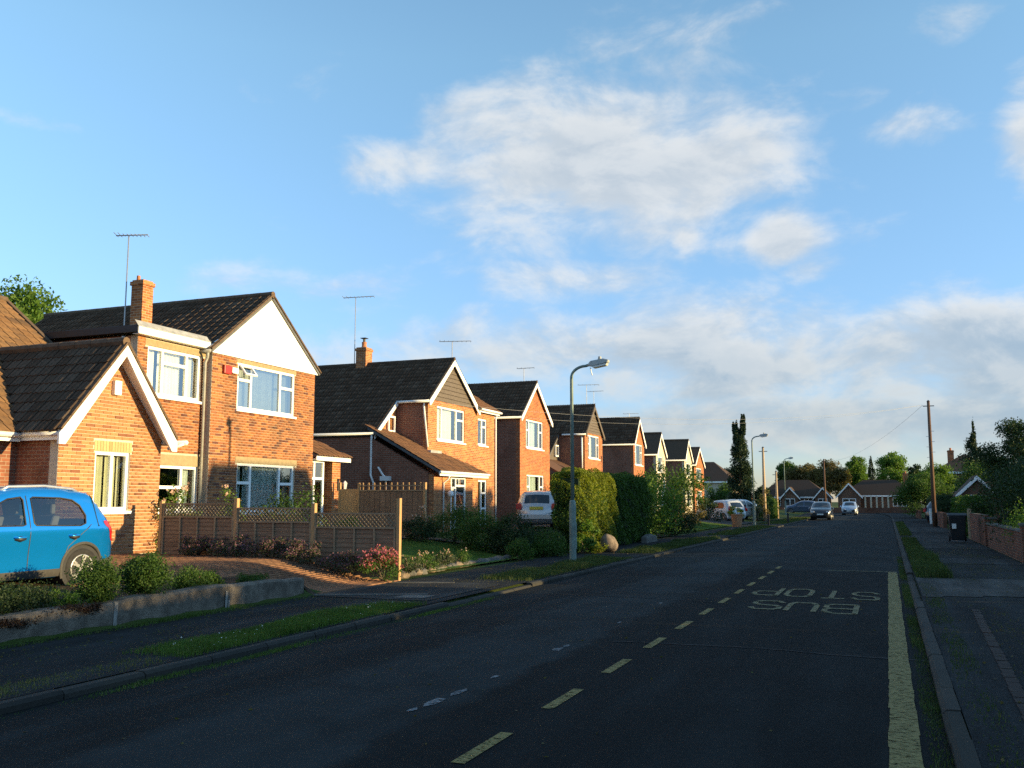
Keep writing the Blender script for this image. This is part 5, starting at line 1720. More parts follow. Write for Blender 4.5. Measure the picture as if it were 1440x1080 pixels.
def make_car(name, loc, heading, label, paint, spec, detail=True, group=None):
    """car in its own frame: u (= local +Y) runs from the tail (0) to the nose, z up, x sideways.
    The sides are cut along the silhouette with real openings for windows and wheels."""
    t = thing(name, loc, label, 'car', group, rz=heading)
    sil = smooth_poly(spec['sil'], 1)
    Wd = spec['width'] / 2
    zb, zr = spec['belt'], max(p[1] for p in sil)
    Ln = max(p[0] for p in sil)

    def wid(u, z):
        w = Wd
        if z > zb:
            w -= spec.get('tumble', .19) * ((z - zb) / (zr - zb)) ** 1.15
        else:
            w -= .05 * ((zb - z) / zb) ** 2 + .02 * math.sin((z - .3) * 7.0) * (1 if z > .3 else 0) * .6
        e = min(u / .55, 1)
        g = min((Ln - u) / .7, 1)
        w -= .16 * (1 - e) ** 2 + .20 * (1 - g) ** 2
        # rounding towards the silhouette edge
        d = 9
        for i in range(0, len(sil)):
            a, b = sil[i], sil[(i + 1) % len(sil)]
            ex, ey = b[0] - a[0], b[1] - a[1]
            L2 = ex * ex + ey * ey or 1e-9
            s = max(0, min(1, ((u - a[0]) * ex + (z - a[1]) * ey) / L2))
            d = min(d, math.hypot(u - a[0] - s * ex, z - a[1] - s * ey))
        rd = .07
        if d < rd:
            w -= .075 * (1 - math.sqrt(max(0, 1 - (1 - d / rd) ** 2)))
        return w
    arches = []
    for ua in spec['axles']:
        r = spec['wheel_r'] + .045
        arches.append([(ua + r * math.cos(a), spec['wheel_r'] + r * math.sin(a)) for a in np.linspace(-.5, math.pi + .5, 26)])
    wins = [list(w) for w in spec['windows']]
    V, E = [], []
    for poly in [sil] + arches + wins:
        k = len(V)
        V += [Vector(p) for p in poly]
        E += [(k + i, k + (i + 1) % len(poly)) for i in range(len(poly))]
    st = .075 if detail else .16
    for gu in np.arange(.04, Ln, st):
        for gz in np.arange(.24, zr, st):
            if pip(sil, gu, gz):
                V.append(Vector((gu, gz)))
    res = delaunay_2d_cdt(V, E, [], 0, 1e-5)
    vs, fs = res[0], res[2]
    keep = []
    for f in fs:
        cu = sum(vs[i][0] for i in f) / 3
        cz = sum(vs[i][1] for i in f) / 3
        if not pip(sil, cu, cz) or any(pip(a, cu, cz) for a in arches) or any(pip(w, cu, cz) for w in wins):
            continue
        keep.append(f)
    m = MB()
    ws = [wid(v_[0], v_[1]) for v_ in vs]
    for sg in (1, -1):
        m.add([(sg * ws[i], vs[i][0], vs[i][1]) for i in range(len(vs))], [tuple(f if sg > 0 else f[::-1]) for f in keep])
    # skin across the car along the silhouette, split into body, screens and underside
    NX = 9
    n = len(sil)
    xs = np.linspace(-1, 1, NX)

    def skin(i):
        a, b, c = sil[i - 1], sil[i % n], sil[(i + 1) % n]
        tx, ty = c[0] - a[0], c[1] - a[1]
        L = math.hypot(tx, ty) or 1
        nu, nz = ty / L, -tx / L
        if pip(sil, b[0] + nu * .01, b[1] + nz * .01):
            nu, nz = -nu, -nz
        w = wid(b[0], b[1])
        bulge = .035 + .05 * abs(nu)
        return [(w * q, b[0] + nu * bulge * (1 - q * q), b[1] + nz * bulge * (1 - q * q)) for q in xs]
    rows = [skin(i) for i in range(n)]
    body_strip, glass_strip = MB(), {}
    for i in range(n):
        j = (i + 1) % n
        um, zm = (sil[i][0] + sil[j][0]) / 2, (sil[i][1] + sil[j][1]) / 2
        which = None
        for nm, (u0, u1, z0, z1) in spec['screens'].items():
            if u0 <= um <= u1 and z0 <= zm <= z1:
                which = nm
        if which:
            g = glass_strip.setdefault(which, MB())
            g.add(rows[i][1:-1] + rows[j][1:-1], [(k, k + 1, k + NX - 1, k + NX - 2) for k in range(NX - 3)])
            for s in (0, NX - 2):
                m.add([rows[i][s], rows[i][s + 1], rows[j][s + 1], rows[j][s]], [(0, 1, 2, 3)])
        else:
            m.add(rows[i] + rows[j], [(k, k + 1, k + 1 + NX, k + NX) for k in range(NX - 1)])
    bm = bmesh.new()
    me = bpy.data.meshes.new('body')
    me.from_pydata(m.v, [], m.f)
    bm.from_mesh(me)
    bmesh.ops.remove_doubles(bm, verts=bm.verts, dist=.0015)
    bmesh.ops.recalc_face_normals(bm, faces=bm.faces)
    bm.to_mesh(me)
    bm.free()
    me.materials.append(MATS[paint])
    me.shade_smooth()
    body = link('body', me, t)
    for nm, g in glass_strip.items():
        g.build(nm, 'car_glass' if detail else 'dark_glass', t, smooth=True)

    def patch(poly, off, nm, mt, parent, sides=(1, -1)):
        """thin shaped piece following the body side"""
        k = len(poly)
        vv = [Vector(p) for p in poly]
        us, zs = [p[0] for p in poly], [p[1] for p in poly]
        for gu in np.arange(min(us), max(us), .08):
            for gz in np.arange(min(zs), max(zs), .08):
                if pip(poly, gu, gz):
                    vv.append(Vector((gu, gz)))
        rr = delaunay_2d_cdt(vv, [(i, (i + 1) % k) for i in range(k)], [], 1, 1e-5)
        for sg in sides:
            MB().add([(sg * (wid(v_[0], v_[1]) + off), v_[0], v_[1]) for v_ in rr[0]], [tuple(f if sg > 0 else f[::-1]) for f in rr[2]]).build(nm, mt, parent, smooth=True)
    for wpoly in wins:
        patch(wpoly, -.012, 'side_window', 'car_glass' if detail else 'dark_glass', t)
        for sg in (1, -1):
            loop = [(sg * (wid(*p) - .002), p[0], p[1]) for p in wpoly]
            MB().tube(loop + loop[:1], .011, 6, False).build('window_seal', 'black_plastic', t, smooth=True)
    for ua, pl in zip(spec['axles'], arches):
        r = spec['wheel_r']
        for sg in (1, -1):
            cl = MB()
            ri, ro = r + .04, r + (.088 if spec.get('cladding') else .055)
            aa = np.linspace(-.35, math.pi + .35, 28)
            ring = []
            for a in aa:
                for rr_, off in ((ri, -.05), (ri, .012), ((ri + ro) / 2, .022), (ro, .006)):
                    u, z = ua + rr_ * math.cos(a), r + rr_ * math.sin(a)
                    ring.append((sg * (wid(u, max(z, .25)) + off), u, z))
            cl.add(ring, [(4 * i + k, 4 * i + k + 1, 4 * i + k + 5, 4 * i + k + 4) for i in range(27) for k in range(3)])
            cl.build('wheel_arch', 'cladding' if spec.get('cladding') else paint, t, smooth=True)
            MB().tube([(sg * (Wd - .03), ua, r), (sg * (Wd - .34), ua, r)], [r + .055, r + .055], 20).build('arch_liner', 'black_plastic', t)
            wx = sg * (Wd - .02)
            prof = [(-.19, r * .62), (-.185, r * .9), (-.15, r * .985), (-.10, r), (-.03, r * .985), (.0, r * .93), (.0, r * .70), (-.02, r * .64)]
            k = 28
            tv = [(wx + sg * px, ua + pr * math.cos(2 * math.pi * q / k), r + pr * math.sin(2 * math.pi * q / k)) for px, pr in prof for q in range(k)]
            ty = MB().add(tv, [(a * k + q, a * k + (q + 1) % k, (a + 1) * k + (q + 1) % k, (a + 1) * k + q) for a in range(len(prof) - 1) for q in range(k)])
            wo = ty.build('wheel', 'tyre', t, smooth=True)
            rim = MB()
            rp = [(-.02, r * .66), (.004, r * .655), (.0, r * .60), (-.05, r * .58)]
            rim.add([(wx + sg * px, ua + pr * math.cos(2 * math.pi * q / k), r + pr * math.sin(2 * math.pi * q / k)) for px, pr in rp for q in range(k)],
                    [(a * k + q, a * k + (q + 1) % k, (a + 1) * k + (q + 1) % k, (a + 1) * k + q) for a in range(3) for q in range(k)])
            rim.build('rim', 'alloy', wo, smooth=True)
            MB().tube([(wx - sg * .07, ua, r), (wx - sg * .10, ua, r)], [r * .6, r * .6], 20).build('brake_disc', 'black_plastic', wo)
            for q in range(5 if detail else 0):
                a = 2 * math.pi * q / 5 + .5
                for da in (-.13, .13):
                    MB().bar((wx - sg * .015, ua + r * .12 * math.cos(a), r + r * .12 * math.sin(a)), (wx - sg * .008, ua + r * .62 * math.cos(a + da), r + r * .62 * math.sin(a + da)), .032, .03, (1, 0, 0)).build('spoke', 'alloy', wo)
            MB().tube([(wx - sg * .06, ua, r), (wx + sg * .002, ua, r)], [r * .17, r * .15], 12).build('hub_cap', 'alloy', wo)
    if not detail:
        MB().box(-Wd + .2, Wd - .2, .5, Ln - .9, .3, zb - .08).build('interior', 'seat_grey', t)
    for poly in spec.get('tail', []):
        patch(smooth_poly(poly, 1), .006, 'tail_light', 'tail_red', t)
    for poly in spec.get('head', []):
        patch(smooth_poly(poly, 1), .006, 'headlight', 'lamp_clear', t)
    return t, patch, wid, Wd, zb, zr


HATCH = dict(
    sil=[(.16, .24), (.03, .36), (.0, .52), (.02, .70), (.07, .86), (.13, .97), (.27, 1.14), (.42, 1.33), (.49, 1.45), (.66, 1.495), (1.15, 1.545), (1.75, 1.54), (2.1, 1.49), (2.5, 1.30), (2.85, 1.10), (3.05, 1.02), (3.5, .95), (3.85, .83), (4.02, .66), (4.06, .48), (4.0, .30), (3.8, .22), (2.0, .20), (.5, .21)],
    width=1.74, belt=.95, axles=(.74, 3.27), wheel_r=.315, cladding=True,
    windows=[[(.72, 1.00), (.70, 1.12), (.78, 1.28), (.90, 1.36), (1.10, 1.39), (1.58, 1.40), (1.62, 1.38), (1.63, 1.02), (1.60, .985), (1.1, .97), (.82, .965)],
             [(1.77, 1.0), (1.75, 1.36), (1.78, 1.40), (2.0, 1.37), (2.35, 1.21), (2.66, 1.02), (2.6, .99), (1.82, .985)]],
    screens={'rear_window': (.18, .44, 1.05, 1.40), 'windscreen': (2.15, 2.9, 1.10, 1.46)},
    tail=[[(.04, .68), (.06, .86), (.14, .99), (.36, 1.05), (.34, .97), (.22, .90), (.17, .72)]])
blue, bpatch, bw, bW, bzb, bzr = make_car('parked_car', (-11.87, 11.53, .335), math.pi, 'bright blue hatchback with grey wheel arch cladding on the first drive', 'paint_blue', HATCH)
blue.scale = (1.0, 1.0, 0.945)
# shut lines, handles, sill cladding, rails and seats of the blue car
for pts in ([(1.70, .36), (1.70, .96), (1.695, 1.42)], [(.62, .98), (.80, .84), (1.02, .66), (1.10, .42)], [(.52, 1.44), (.50, 1.1), (.48, .95)], [(2.95, .36), (2.92, .95)]):
    for sg in (1, -1):
        pp = []
        for (u0, z0), (u1, z1) in zip(pts[:-1], pts[1:]):
            for s in np.linspace(0, 1, 7):
                pp.append((u0 + (u1 - u0) * s, z0 + (z1 - z0) * s))
        MB().tube([(sg * (bw(*p) + .001), p[0], p[1]) for p in pp], .0065, 5).build('shut_line', 'black_plastic', blue)
for uu in (.93, 1.86):
    for sg in (1, -1):
        MB().tube([(sg * (bw(uu, .80) - .006), uu - .09, .80), (sg * (bw(uu, .80) + .004), uu, .80), (sg * (bw(uu, .8) - .006), uu + .09, .80)], [.02, .045, .02], 10).build('handle_recess', 'black_plastic', blue, smooth=True)
        MB().tube([(sg * (bw(uu, .82) + .004), uu - .10, .815), (sg * (bw(uu, .82) + .035), uu - .06, .82), (sg * (bw(uu, .82) + .035), uu + .06, .82), (sg * (bw(uu, .82) + .004), uu + .10, .815)], .013, 8).build('door_handle', 'paint_blue', blue, smooth=True)
bpatch([(1.07, .22), (2.92, .22), (2.92, .33), (1.12, .335)], .012, 'sill_cladding', 'cladding', blue)
bpatch([(.03, .34), (.06, .26), (.36, .24), (.40, .36), (.2, .44), (.05, .46)], .010, 'bumper_cladding', 'cladding', blue)
for sg in (1, -1):
    MB().tube([(sg * .62, .66, 1.47), (sg * .63, .80, 1.53), (sg * .63, 1.3, 1.57), (sg * .62, 1.9, 1.55), (sg * .61, 2.02, 1.49)], .022, 8).build('roof_rail', 'alloy', blue, smooth=True)
    for uu in (1.05, 2.0):
        MB().box(sg * .36 - .22, sg * .36 + .22, uu - .02, uu + .5, .45, .62).build('seat', 'seat_grey', blue, bevel=.04)
        MB().prism([(sg * .36 - .22, uu, .6), (sg * .36 + .22, uu, .6), (sg * .36 + .19, uu - .16, 1.12), (sg * .36 - .19, uu - .16, 1.12)], (0, .13, 0)).build('seat_back', 'seat_grey', blue, bevel=.03)
        MB().box(sg * .36 - .11, sg * .36 + .11, uu - .14, uu - .06, 1.14, 1.30).build('head_rest', 'seat_grey', blue, bevel=.03)
    MB().tube([(sg * .93, 2.55, 1.0), (sg * 1.03, 2.6, 1.05)], [.07, .09], 10).build('door_mirror', 'paint_blue', blue, smooth=True)
MB().box(-.78, .78, .4, 3.0, .26, .34).build('floor_pan', 'black_plastic', blue)
MB().bar((-.5, .46, 1.462), (.5, .46, 1.462), .14, .03).build('spoiler', 'paint_blue', blue)
MB().box(-.26, .26, -.06, -.045, .68, .79).build('number_plate', 'plate_yellow', blue)

EST = dict(HATCH)
EST.update(cladding=False, width=1.70, tumble=.2, tail=[[(.05, .82), (.08, 1.05), (.16, 1.16), (.27, 1.13), (.24, .95), (.2, .82)]],
           screens={'rear_window': (.13, .45, 1.0, 1.40), 'windscreen': (2.15, 2.9, 1.10, 1.46)})
sc_, sp, sw, sW, szb, szr = make_car('parked_car', (-13.2, 36.2, .47), R(14), 'silver hatchback seen from behind among the garden shrubs', 'paint_silver', EST, False)
MB().box(-.28, .28, -.075, -.055, .80, .92).build('number_plate', 'plate_yellow', sc_)
MB().box(-.72, .72, -.10, -.02, .40, .62).build('rear_bumper', 'paint_silver', sc_, bevel=.03)
for sg in (1, -1):
    MB().box(sg * .72 - .11, sg * .72 + .11, .0, .06, .80, 1.04).build('tail_light', 'tail_red', sc_, bevel=.02)
MB().tube([(0.3, .7, 1.52), (.3, .55, 1.85)], .008, 5).build('aerial_rod', 'black_plastic', sc_)
SED = dict(EST)
SED.update(head=[[(3.72, .62), (3.95, .60), (4.0, .70), (3.85, .80), (3.68, .78)]], tail=EST['tail'])


def far_car(loc, hd, lab, paint, front):
    c, _, w_, hw, _, _ = make_car('parked_car', loc, hd, lab, paint, SED, False, 'cars parked along the street')
    L = 4.06
    if front:
        MB().box(-.62, .62, L + .0, L + .09, .42, .62).build('grille', 'black_plastic', c)
        for sg in (1, -1):
            MB().box(sg * .62 - .14, sg * .62 + .14, L - .05, L + .05, .66, .78).build('headlight', 'lamp_clear', c, bevel=.02)
        MB().box(-.26, .26, L + .09, L + .10, .46, .57).build('number_plate', 'plate_white', c)
    else:
        for sg in (1, -1):
            MB().box(sg * .70 - .10, sg * .70 + .10, -.0, .06, .78, 1.0).build('tail_light', 'tail_red', c, bevel=.02)
        MB().box(-.26, .26, -.075, -.06, .70, .81).build('number_plate', 'plate_yellow', c)
    for sg in (1, -1):
        MB().tube([(sg * .86, 2.6, .98), (sg * .98, 2.65, 1.03)], [.06, .08], 8).build('door_mirror', paint, c)


far_car((-5.3, 88.2, .0), math.pi, 'dark car facing the camera at the left kerb near the junction', 'paint_dark', True)
far_car((-3.6 + float(bend(116)), 119, .0), math.pi, 'pale silver car facing the camera in the far road', 'paint_silverblue', True)
far_car((-12.0, 76.5, .20), R(-30), 'white car nearer the small spreading tree on a front drive', 'paint_white', False)
far_car((-9.9, 69.5, .12), R(50), 'white car with red tail lights beside the terracotta tub', 'paint_white', False)
far_car((-14.5, 117, .1), R(80), 'pale blue grey car parked at the far left before the end bungalows', 'paint_silverblue', False)
far_car((-7.8, 122, .1), R(90), 'dark blue car parked behind the dark car', 'paint_navy', False)
far_car((2.9, 72.0, .1), R(-40), 'dark car on a drive behind the right hedge', 'paint_dark', False)

# ------------------------------------------------------------------ street furniture
def lamp_post(x, y, z, label, h=5.02):
    t = thing('street_lamp', (x, y, z), label, 'street lamp', 'street lamps on the left footway')
    MB().tube([(x, y, z - .1), (x, y, z + 1.42), (x, y, z + 1.52), (x, y, z + 1.56)], [.085, .085, .075, .05], 14).build('base', 'lamp_steel', t, smooth=False)
    p = [(x, y, z + 1.5), (x, y, z + h - .35)]
    for k in range(1, 8):
        a = math.pi / 2 * k / 7
        p.append((x + .38 * (1 - math.cos(a)), y, z + h - .35 + .27 * math.sin(a)))
    p.append((x + .62, y, z + h - .02))
    MB().tube(p, [.048, .042] + [.036] * 7 + [.034], 12).build('shaft', 'lamp_steel', t, smooth=True)
    MB().box(x + .068, x + .09, y - .05, y + .05, z + .35, z + 1.0).build('access_door', 'lamp_steel', t)
    zl = z + h - .03
    ln = MB().prism([(x + .42, y - .06, zl - .05), (x + .55, y - .10, zl - .075), (x + .98, y - .10, zl - .01), (x + 1.0, y - .09, zl + .07), (x + .85, y - .06, zl + .115), (x + .5, y - .05, zl + .07)], (0, .18, 0)).build('lantern', 'lantern_body', t, bevel=.03)
    MB().prism([(x + .55, y - .09, zl - .078), (x + .96, y - .09, zl - .014), (x + .93, y - .09, zl - .07), (x + .60, y - .09, zl - .125)], (0, .18, 0)).build('lens', 'lantern_lens', ln, bevel=.01)
    MB().bar((x + .50, y, zl - .1), (x + .55, y, zl - .30), .07, .012).build('loose_flap', 'lantern_lens', ln)
    MB().tube([(x + .75, y, zl + .09), (x + .75, y, zl + .17)], [.05, .04], 10).build('photocell', 'lantern_body', ln)


lamp_post(-7.35, 22.8, .07, 'nearest green grey street lamp standing before the golden hedge')
lamp_post(-7.65, 60.0, .07, 'street lamp second along the left footway near the terracotta tub', 5.6)
lamp_post(-10.2, 106.0, .05, 'distant street lamp furthest along the left side', 6.2)


def tele_pole(x, y, z, h, label, mt='pole_wood', lean=0.0, steps=True):
    t = thing('telegraph_pole', (x, y, z), label, 'pole')
    MB().tube([(x, y, z - .2), (x + lean, y, z + h)], [.14, .085], 12).build('pole', mt, t, smooth=True)
    MB().bar((x + lean - .32, y, z + h - .28), (x + lean + .32, y, z + h - .28), .05, .05).build('crossarm', 'black_plastic', t)
    MB().tube([(x + lean, y, z + h), (x + lean, y, z + h + .09)], [.11, .02], 10).build('cap', 'black_plastic', t)
    if steps:
        for k in range(6):
            MB().tube([(x + lean * .7, y - .1, z + h * .55 + k * .32), (x + lean * .7 + (.24 if k % 2 else -.24), y - .1, z + h * .55 + k * .32)], .012, 5).build('step_iron', 'aerial_metal', t)


tele_pole(2.62, 63.4, .06, 7.65, 'tall dark wooden telegraph pole on the right footway')
tele_pole(-8.75, 75.0, .1, 5.6, 'pale sunlit wooden pole left of the rounded hedge', 'pole_pale', steps=False)
tele_pole(-9.4, 90.0, .1, 4.2, 'short pale post beside the far left hedge', 'pole_pale', steps=False)
tele_pole(-7.2, 125.0, .1, 6.7, 'dark telegraph pole before the end bungalows', steps=False)
shrub('ivy', -8.75, 75.0, .1, .3, .3, 2.6, 'ivy wrapped around the foot of the pale pole', 'leaf_bronze', 700, .12, None, 'ivy')


def wire(a, b, sag, label, mt='wire', r=.006, n=20):
    a, b = Vector(a), Vector(b)
    pts = [a.lerp(b, k / n) - Vector((0, 0, sag * 4 * (k / n) * (1 - k / n))) for k in range(n + 1)]
    tag(MB().tube(pts, r, 5).build('overhead_wire', mt), label, 'wire', 'telephone wires')


wire((2.3, 63.4, 7.5), (-7.2, 125, 6.6), 1.0, 'overhead wire between the tall dark pole and the far dark pole')
wire((2.3, 63.4, 7.5), (-17.0, 34.4, 5.6), .8, 'telephone wire from the tall pole to the catslide house', 'wire_pale', .005)
wire((2.3, 63.4, 7.5), (-17.0, 44.6, 5.8), .7, 'telephone wire from the tall pole to the plain brick gable', 'wire_pale', .005)

bn = thing('wheelie_bin', (2.38, 39.2, .12), 'black wheeled refuse bin on the right footway', 'bin')
bx, by = 2.38, 39.2
MB().add([(bx - .23, by - .26, .18), (bx + .23, by - .26, .18), (bx + .23, by + .22, .18), (bx - .23, by + .22, .18), (bx - .30, by - .36, 1.06), (bx + .30, by - .36, 1.06), (bx + .30, by + .32, 1.06), (bx - .30, by + .32, 1.06)], [tuple(f) for f in BOX_F]).build('bin_body', 'bin_black', bn, bevel=.03)
MB().prism([(bx - .33, by - .40, 1.062), (bx - .33, by + .38, 1.062), (bx - .33, by + .34, 1.15), (bx - .33, by - .2, 1.17), (bx - .33, by - .38, 1.10)], (.66, 0, 0)).build('lid', 'bin_black', bn, bevel=.02)
for sg in (-1, 1):
    MB().tube([(bx + sg * .24, by + .22, .22), (bx + sg * .30, by + .22, .22)], .11, 14).build('wheel', 'tyre', bn)
MB().tube([(bx - .25, by + .40, 1.08), (bx + .25, by + .40, 1.08)], .018, 8).build('handle', 'bin_black', bn)
MB().box(bx - .20, bx - .06, by - .352, by - .345, .60, .78).build('sticker', 'plate_white', bn)
tag(MB().box(-7.1, -6.98, 62.0, 62.12, .1, .75).tube([(-7.04, 62.06, .75), (-7.04, 62.06, .80)], [.05, .02], 8).build('bollard', 'black_plastic'), 'short dark bollard at the left kerb past the second lamp', 'bollard')
tag(MB().box(-6.75, -6.63, 71.0, 71.12, .1, .75).tube([(-6.69, 71.06, .75), (-6.69, 71.06, .80)], [.05, .02], 8).build('bollard', 'black_plastic'), 'second short dark bollard nearer the dark parked car', 'bollard')

# ------------------------------------------------------------------ right-hand side
gw = thing('garden_wall', (3.2, 32, .1), 'low red brick garden wall with pillars along the right footway', 'wall')
MB().box(3.12, 3.34, 27.2, 36.5, .05, .82).build('wall', 'brick_garden', gw)
MB().box(3.09, 3.37, 27.2, 36.5, .821, .88).build('coping', 'stone_edge', gw)
for y in (26.85, 36.55):
    MB().box(3.06, 3.42, y - .17, y + .17, .05, 1.0).build('pillar', 'brick_garden', gw)
    MB().box(3.03, 3.45, y - .2, y + .2, 1.001, 1.06).build('pillar_cap', 'stone_edge', gw)
gw2 = thing('garden_wall', (3.2, 40, .1), 'higher weathered brick wall with pale end post behind the black bin', 'wall')
MB().box(3.12, 3.34, 36.8, 43.4, .05, 1.12).build('wall', 'brick_garden', gw2)
MB().box(3.05, 3.17, 43.42, 43.6, .05, 1.3).build('end_post', 'pole_pale', gw2)
GR = 'greenery in the right gardens'
shrub('bush', 5.1, 33.0, .15, 1.7, 2.6, 2.6, 'big dark bush over the low garden wall at the right edge', 'leaf_dark', 22000, .10, GR, clump=.5)
shrub('bush', 5.2, 37.8, .15, 1.8, 2.4, 2.9, 'tall dark bush behind the higher brick wall', 'leaf_dark', 22000, .10, GR, clump=.5)
shrub('bush', 4.0, 29.2, .15, .8, 1.2, 1.45, 'yellow green bush just behind the low garden wall', 'leaf_bright', 7000, .06, GR, clump=.5)
tree('garden_tree', 5.2, 42.5, .15, 4.6, 1.7, 1.9, 1.2, 'tall loose tree with a sparse feathery top at the right edge', 'leaf_dark', 90, 480, .08, group=GR, tr=.12, clump=.27)
tree('garden_tree', 6.3, 45.5, .15, 3.9, 1.8, 1.7, 1.2, 'mid green garden tree behind the tall dark bush', 'leaf_mid', 30, 160, .14, group=GR, tr=.1)
box_hedge('garden_hedge', 3.3, 4.3, 46.5, 58, .12, 1.75, 'clipped green hedge behind the black bin', 'leaf_mid', 15000, .11, .12)
shrub('bush', 2.9, 44.4, .12, .4, .6, .7, 'small grassy bush between the bin and the hedge', 'leaf_mid', 700, .08, GR)
box_hedge('garden_hedge', 3.0, 4.2, 71, 84, .12, 1.9, 'dark rounded hedge beyond the tall dark pole', 'leaf_dark', 9000, .16, .2, round_=.7)
tag(MB().box(2.9, 3.1, 59.5, 66.0, .05, .95).build('garden_wall', 'brick_garden'), 'brick garden wall behind the tall telegraph pole', 'wall')
tag(MB().box(2.65, 2.8, 71.5, 71.65, .05, 1.1).build('gate_post', 'white_board', bevel=.02), 'white gate post by the far right footway', 'post')
tag(MB().box(2.5, 2.7, 90.0, 101.0, .05, .8).build('garden_wall', 'brick_garden'), 'far low brick wall right of the bend', 'wall')


def conifer(x, y, z, h, r, label, mt='leaf_conifer', tiers=16, per=260, size=.3, group=None, ragged=.25):
    t = thing('conifer_tree', (x, y, z), label, 'tree', group)
    pts = []
    for k in range(tiers):
        f = k / (tiers - 1)
        zz0 = z + h * (.10 + .88 * f)
        rr = r * (1 - f) ** .85 + .12
        nb = max(4, int(9 * (1 - f) + 3))
        for b in range(nb):
            a = RNG.uniform(0, 6.28)
            zz = zz0 + RNG.normal(0, .035 * h)
            L = rr * RNG.uniform(1 - ragged * 1.6, 1 + ragged)
            n = int(per * (1 - f * .7) / nb) + 5
            s = RNG.uniform(.15, 1, n) ** .7
            pts.append(np.stack([x + np.cos(a) * L * s + RNG.normal(0, .1 * rr, n), y + np.sin(a) * L * s + RNG.normal(0, .1 * rr, n), zz - .10 * L * s + RNG.normal(0, .03 * h, n)], 1))
    v, f = leaves_np(np.concatenate(pts), size, .45)
    np_mesh('crown', v, f, mt, t)
    MB().tube([(x, y, z - .1), (x, y, z + h * .9)], [.03 * h * .6, .02], 8).build('trunk', 'bark', t, smooth=True)


def column_tree(x, y, z, h, r, label, fork=True):
    t = thing('cypress_tree', (x, y, z), label, 'tree')
    pts = []
    for k in range(150):
        f = RNG.uniform(0, 1)
        zz = z + .3 + (h - .3) * f
        prof = r * (min(1, .55 + f * 3.0) * (1 - max(0, f - .30) * 1.15) + .06)
        for sg in ((-1, 1) if (f > .86 and fork) else (0,)):
            cx = x + sg * .30 * r * (1.0 if f > .86 else 0)
            rr = prof * (.62 if sg else 1)
            if sg < 0 and f > .93:
                continue
            a = RNG.uniform(0, 6.28)
            c = (cx + math.cos(a) * rr * .6, y + math.sin(a) * rr * .6, zz)
            pts.append(shell(170, c, (rr * .5, rr * .5, .5), .2, 1.1))
    v, f = leaves_np(np.concatenate(pts), .2, .5)
    np_mesh('crown', v, f, 'leaf_conifer', t)
    MB().tube([(x, y, z - .1), (x, y, z + h * .8)], [.2, .05], 8).build('trunk', 'bark', t, smooth=True)


column_tree(-14.0, 100.0, .2, 10.0, 1.3, 'tall dark columnar cypress with a forked tip')
GF = 'trees beyond the end bungalows'
conifer(6.3, 80.0, .2, 6.8, 1.9, 'tall reddish dark conifer above the right gardens', 'leaf_conifer', 18, 900, .2, ragged=.45)
tree('far_tree', -17.1, 185, 0, 8.6, 2.2, 3.2, 3.0, 'green round tree left of the bronze willows', 'leaf_mid', 40, 300, .32, group=GF, tr=.3)
tree('far_tree', -13.6, 182, 0, 8.7, 3.0, 3.4, 3.0, 'dark reddish tree left of the bronze willow', 'leaf_bronze', 44, 300, .32, group=GF, tr=.3)
tree('far_tree', -9.6, 178, 0, 8.5, 3.4, 3.2, 3.0, 'broad bronze willow above the end bungalows', 'leaf_bronze', 50, 320, .32, group=GF, tr=.3)
tree('far_tree', -7.2, 200, 0, 7.0, 2.4, 2.8, 2.0, 'low olive tree right of the bronze willow', 'leaf_mid', 30, 240, .35, group=GF, tr=.3)
tree('far_tree', -5.4, 190, 0, 9.6, 2.1, 3.3, 3.2, 'rounded green tree with an even dome', 'leaf_bright', 60, 320, .3, group=GF, tr=.3)
conifer(-2.5, 186, 0, 9.4, 1.4, 'pointed dark conifer right of the domed tree', 'leaf_conifer', 16, 500, .3, GF)
tree('far_tree', 1.0, 176, 0, 10.2, 2.7, 4.0, 3.0, 'tall pale green tree with broken outline', 'leaf_bright', 44, 260, .32, group=GF, tr=.3)
tree('far_tree', 4.5, 172, 0, 7.5, 1.3, 2.4, 2.0, 'small dark tree right of the tall pale one', 'leaf_dark', 24, 220, .3, group=GF, tr=.2)
tree('far_tree', -21.2, 150, 0, 7.6, 2.0, 2.6, 2.5, 'dark tree behind the far brown roofed house', 'leaf_dark', 30, 220, .3, group=GF, tr=.2)
tree('far_tree', -27.5, 150, 0, 5.6, 2.4, 2.2, 2.0, 'low dark tree left of the brown roofed house', 'leaf_dark', 28, 220, .3, group=GF, tr=.2)
tree('far_tree', -17.6, 112, .2, 3.0, 2.0, 1.4, 1.0, 'bushy green tree left of the cypress foot', 'leaf_mid', 30, 220, .2, group=GF, tr=.15)
tree('far_tree', -12.4, 104, .2, 3.3, 1.0, 1.4, 1.0, 'small green tree right of the cypress foot', 'leaf_dark', 22, 220, .18, group=GF, tr=.12)
tree('roadside_tree', 3.3, 96, .1, 3.9, 2.5, 1.9, 1.3, 'broad bushy tree left of the tall dark pole', 'leaf_mid', 50, 420, .15, group=GR, tr=.15)
tree('roadside_tree', 4.6, 102, .1, 5.0, 1.7, 2.0, 2.0, 'pale sunlit tree beside the tall dark pole', 'leaf_bright', 40, 320, .17, group=GR, tr=.15)
tree('roadside_tree', 7.0, 74, .1, 4.3, 2.6, 2.2, 1.6, 'mid green tree under the tall conifer', 'leaf_mid', 40, 420, .13, group=GR, tr=.15)
tree('roadside_tree', 10.5, 60, .1, 5.0, 3.0, 2.4, 1.8, 'dark tree behind the right hand bushes', 'leaf_dark', 40, 420, .13, group=GR, tr=.15)
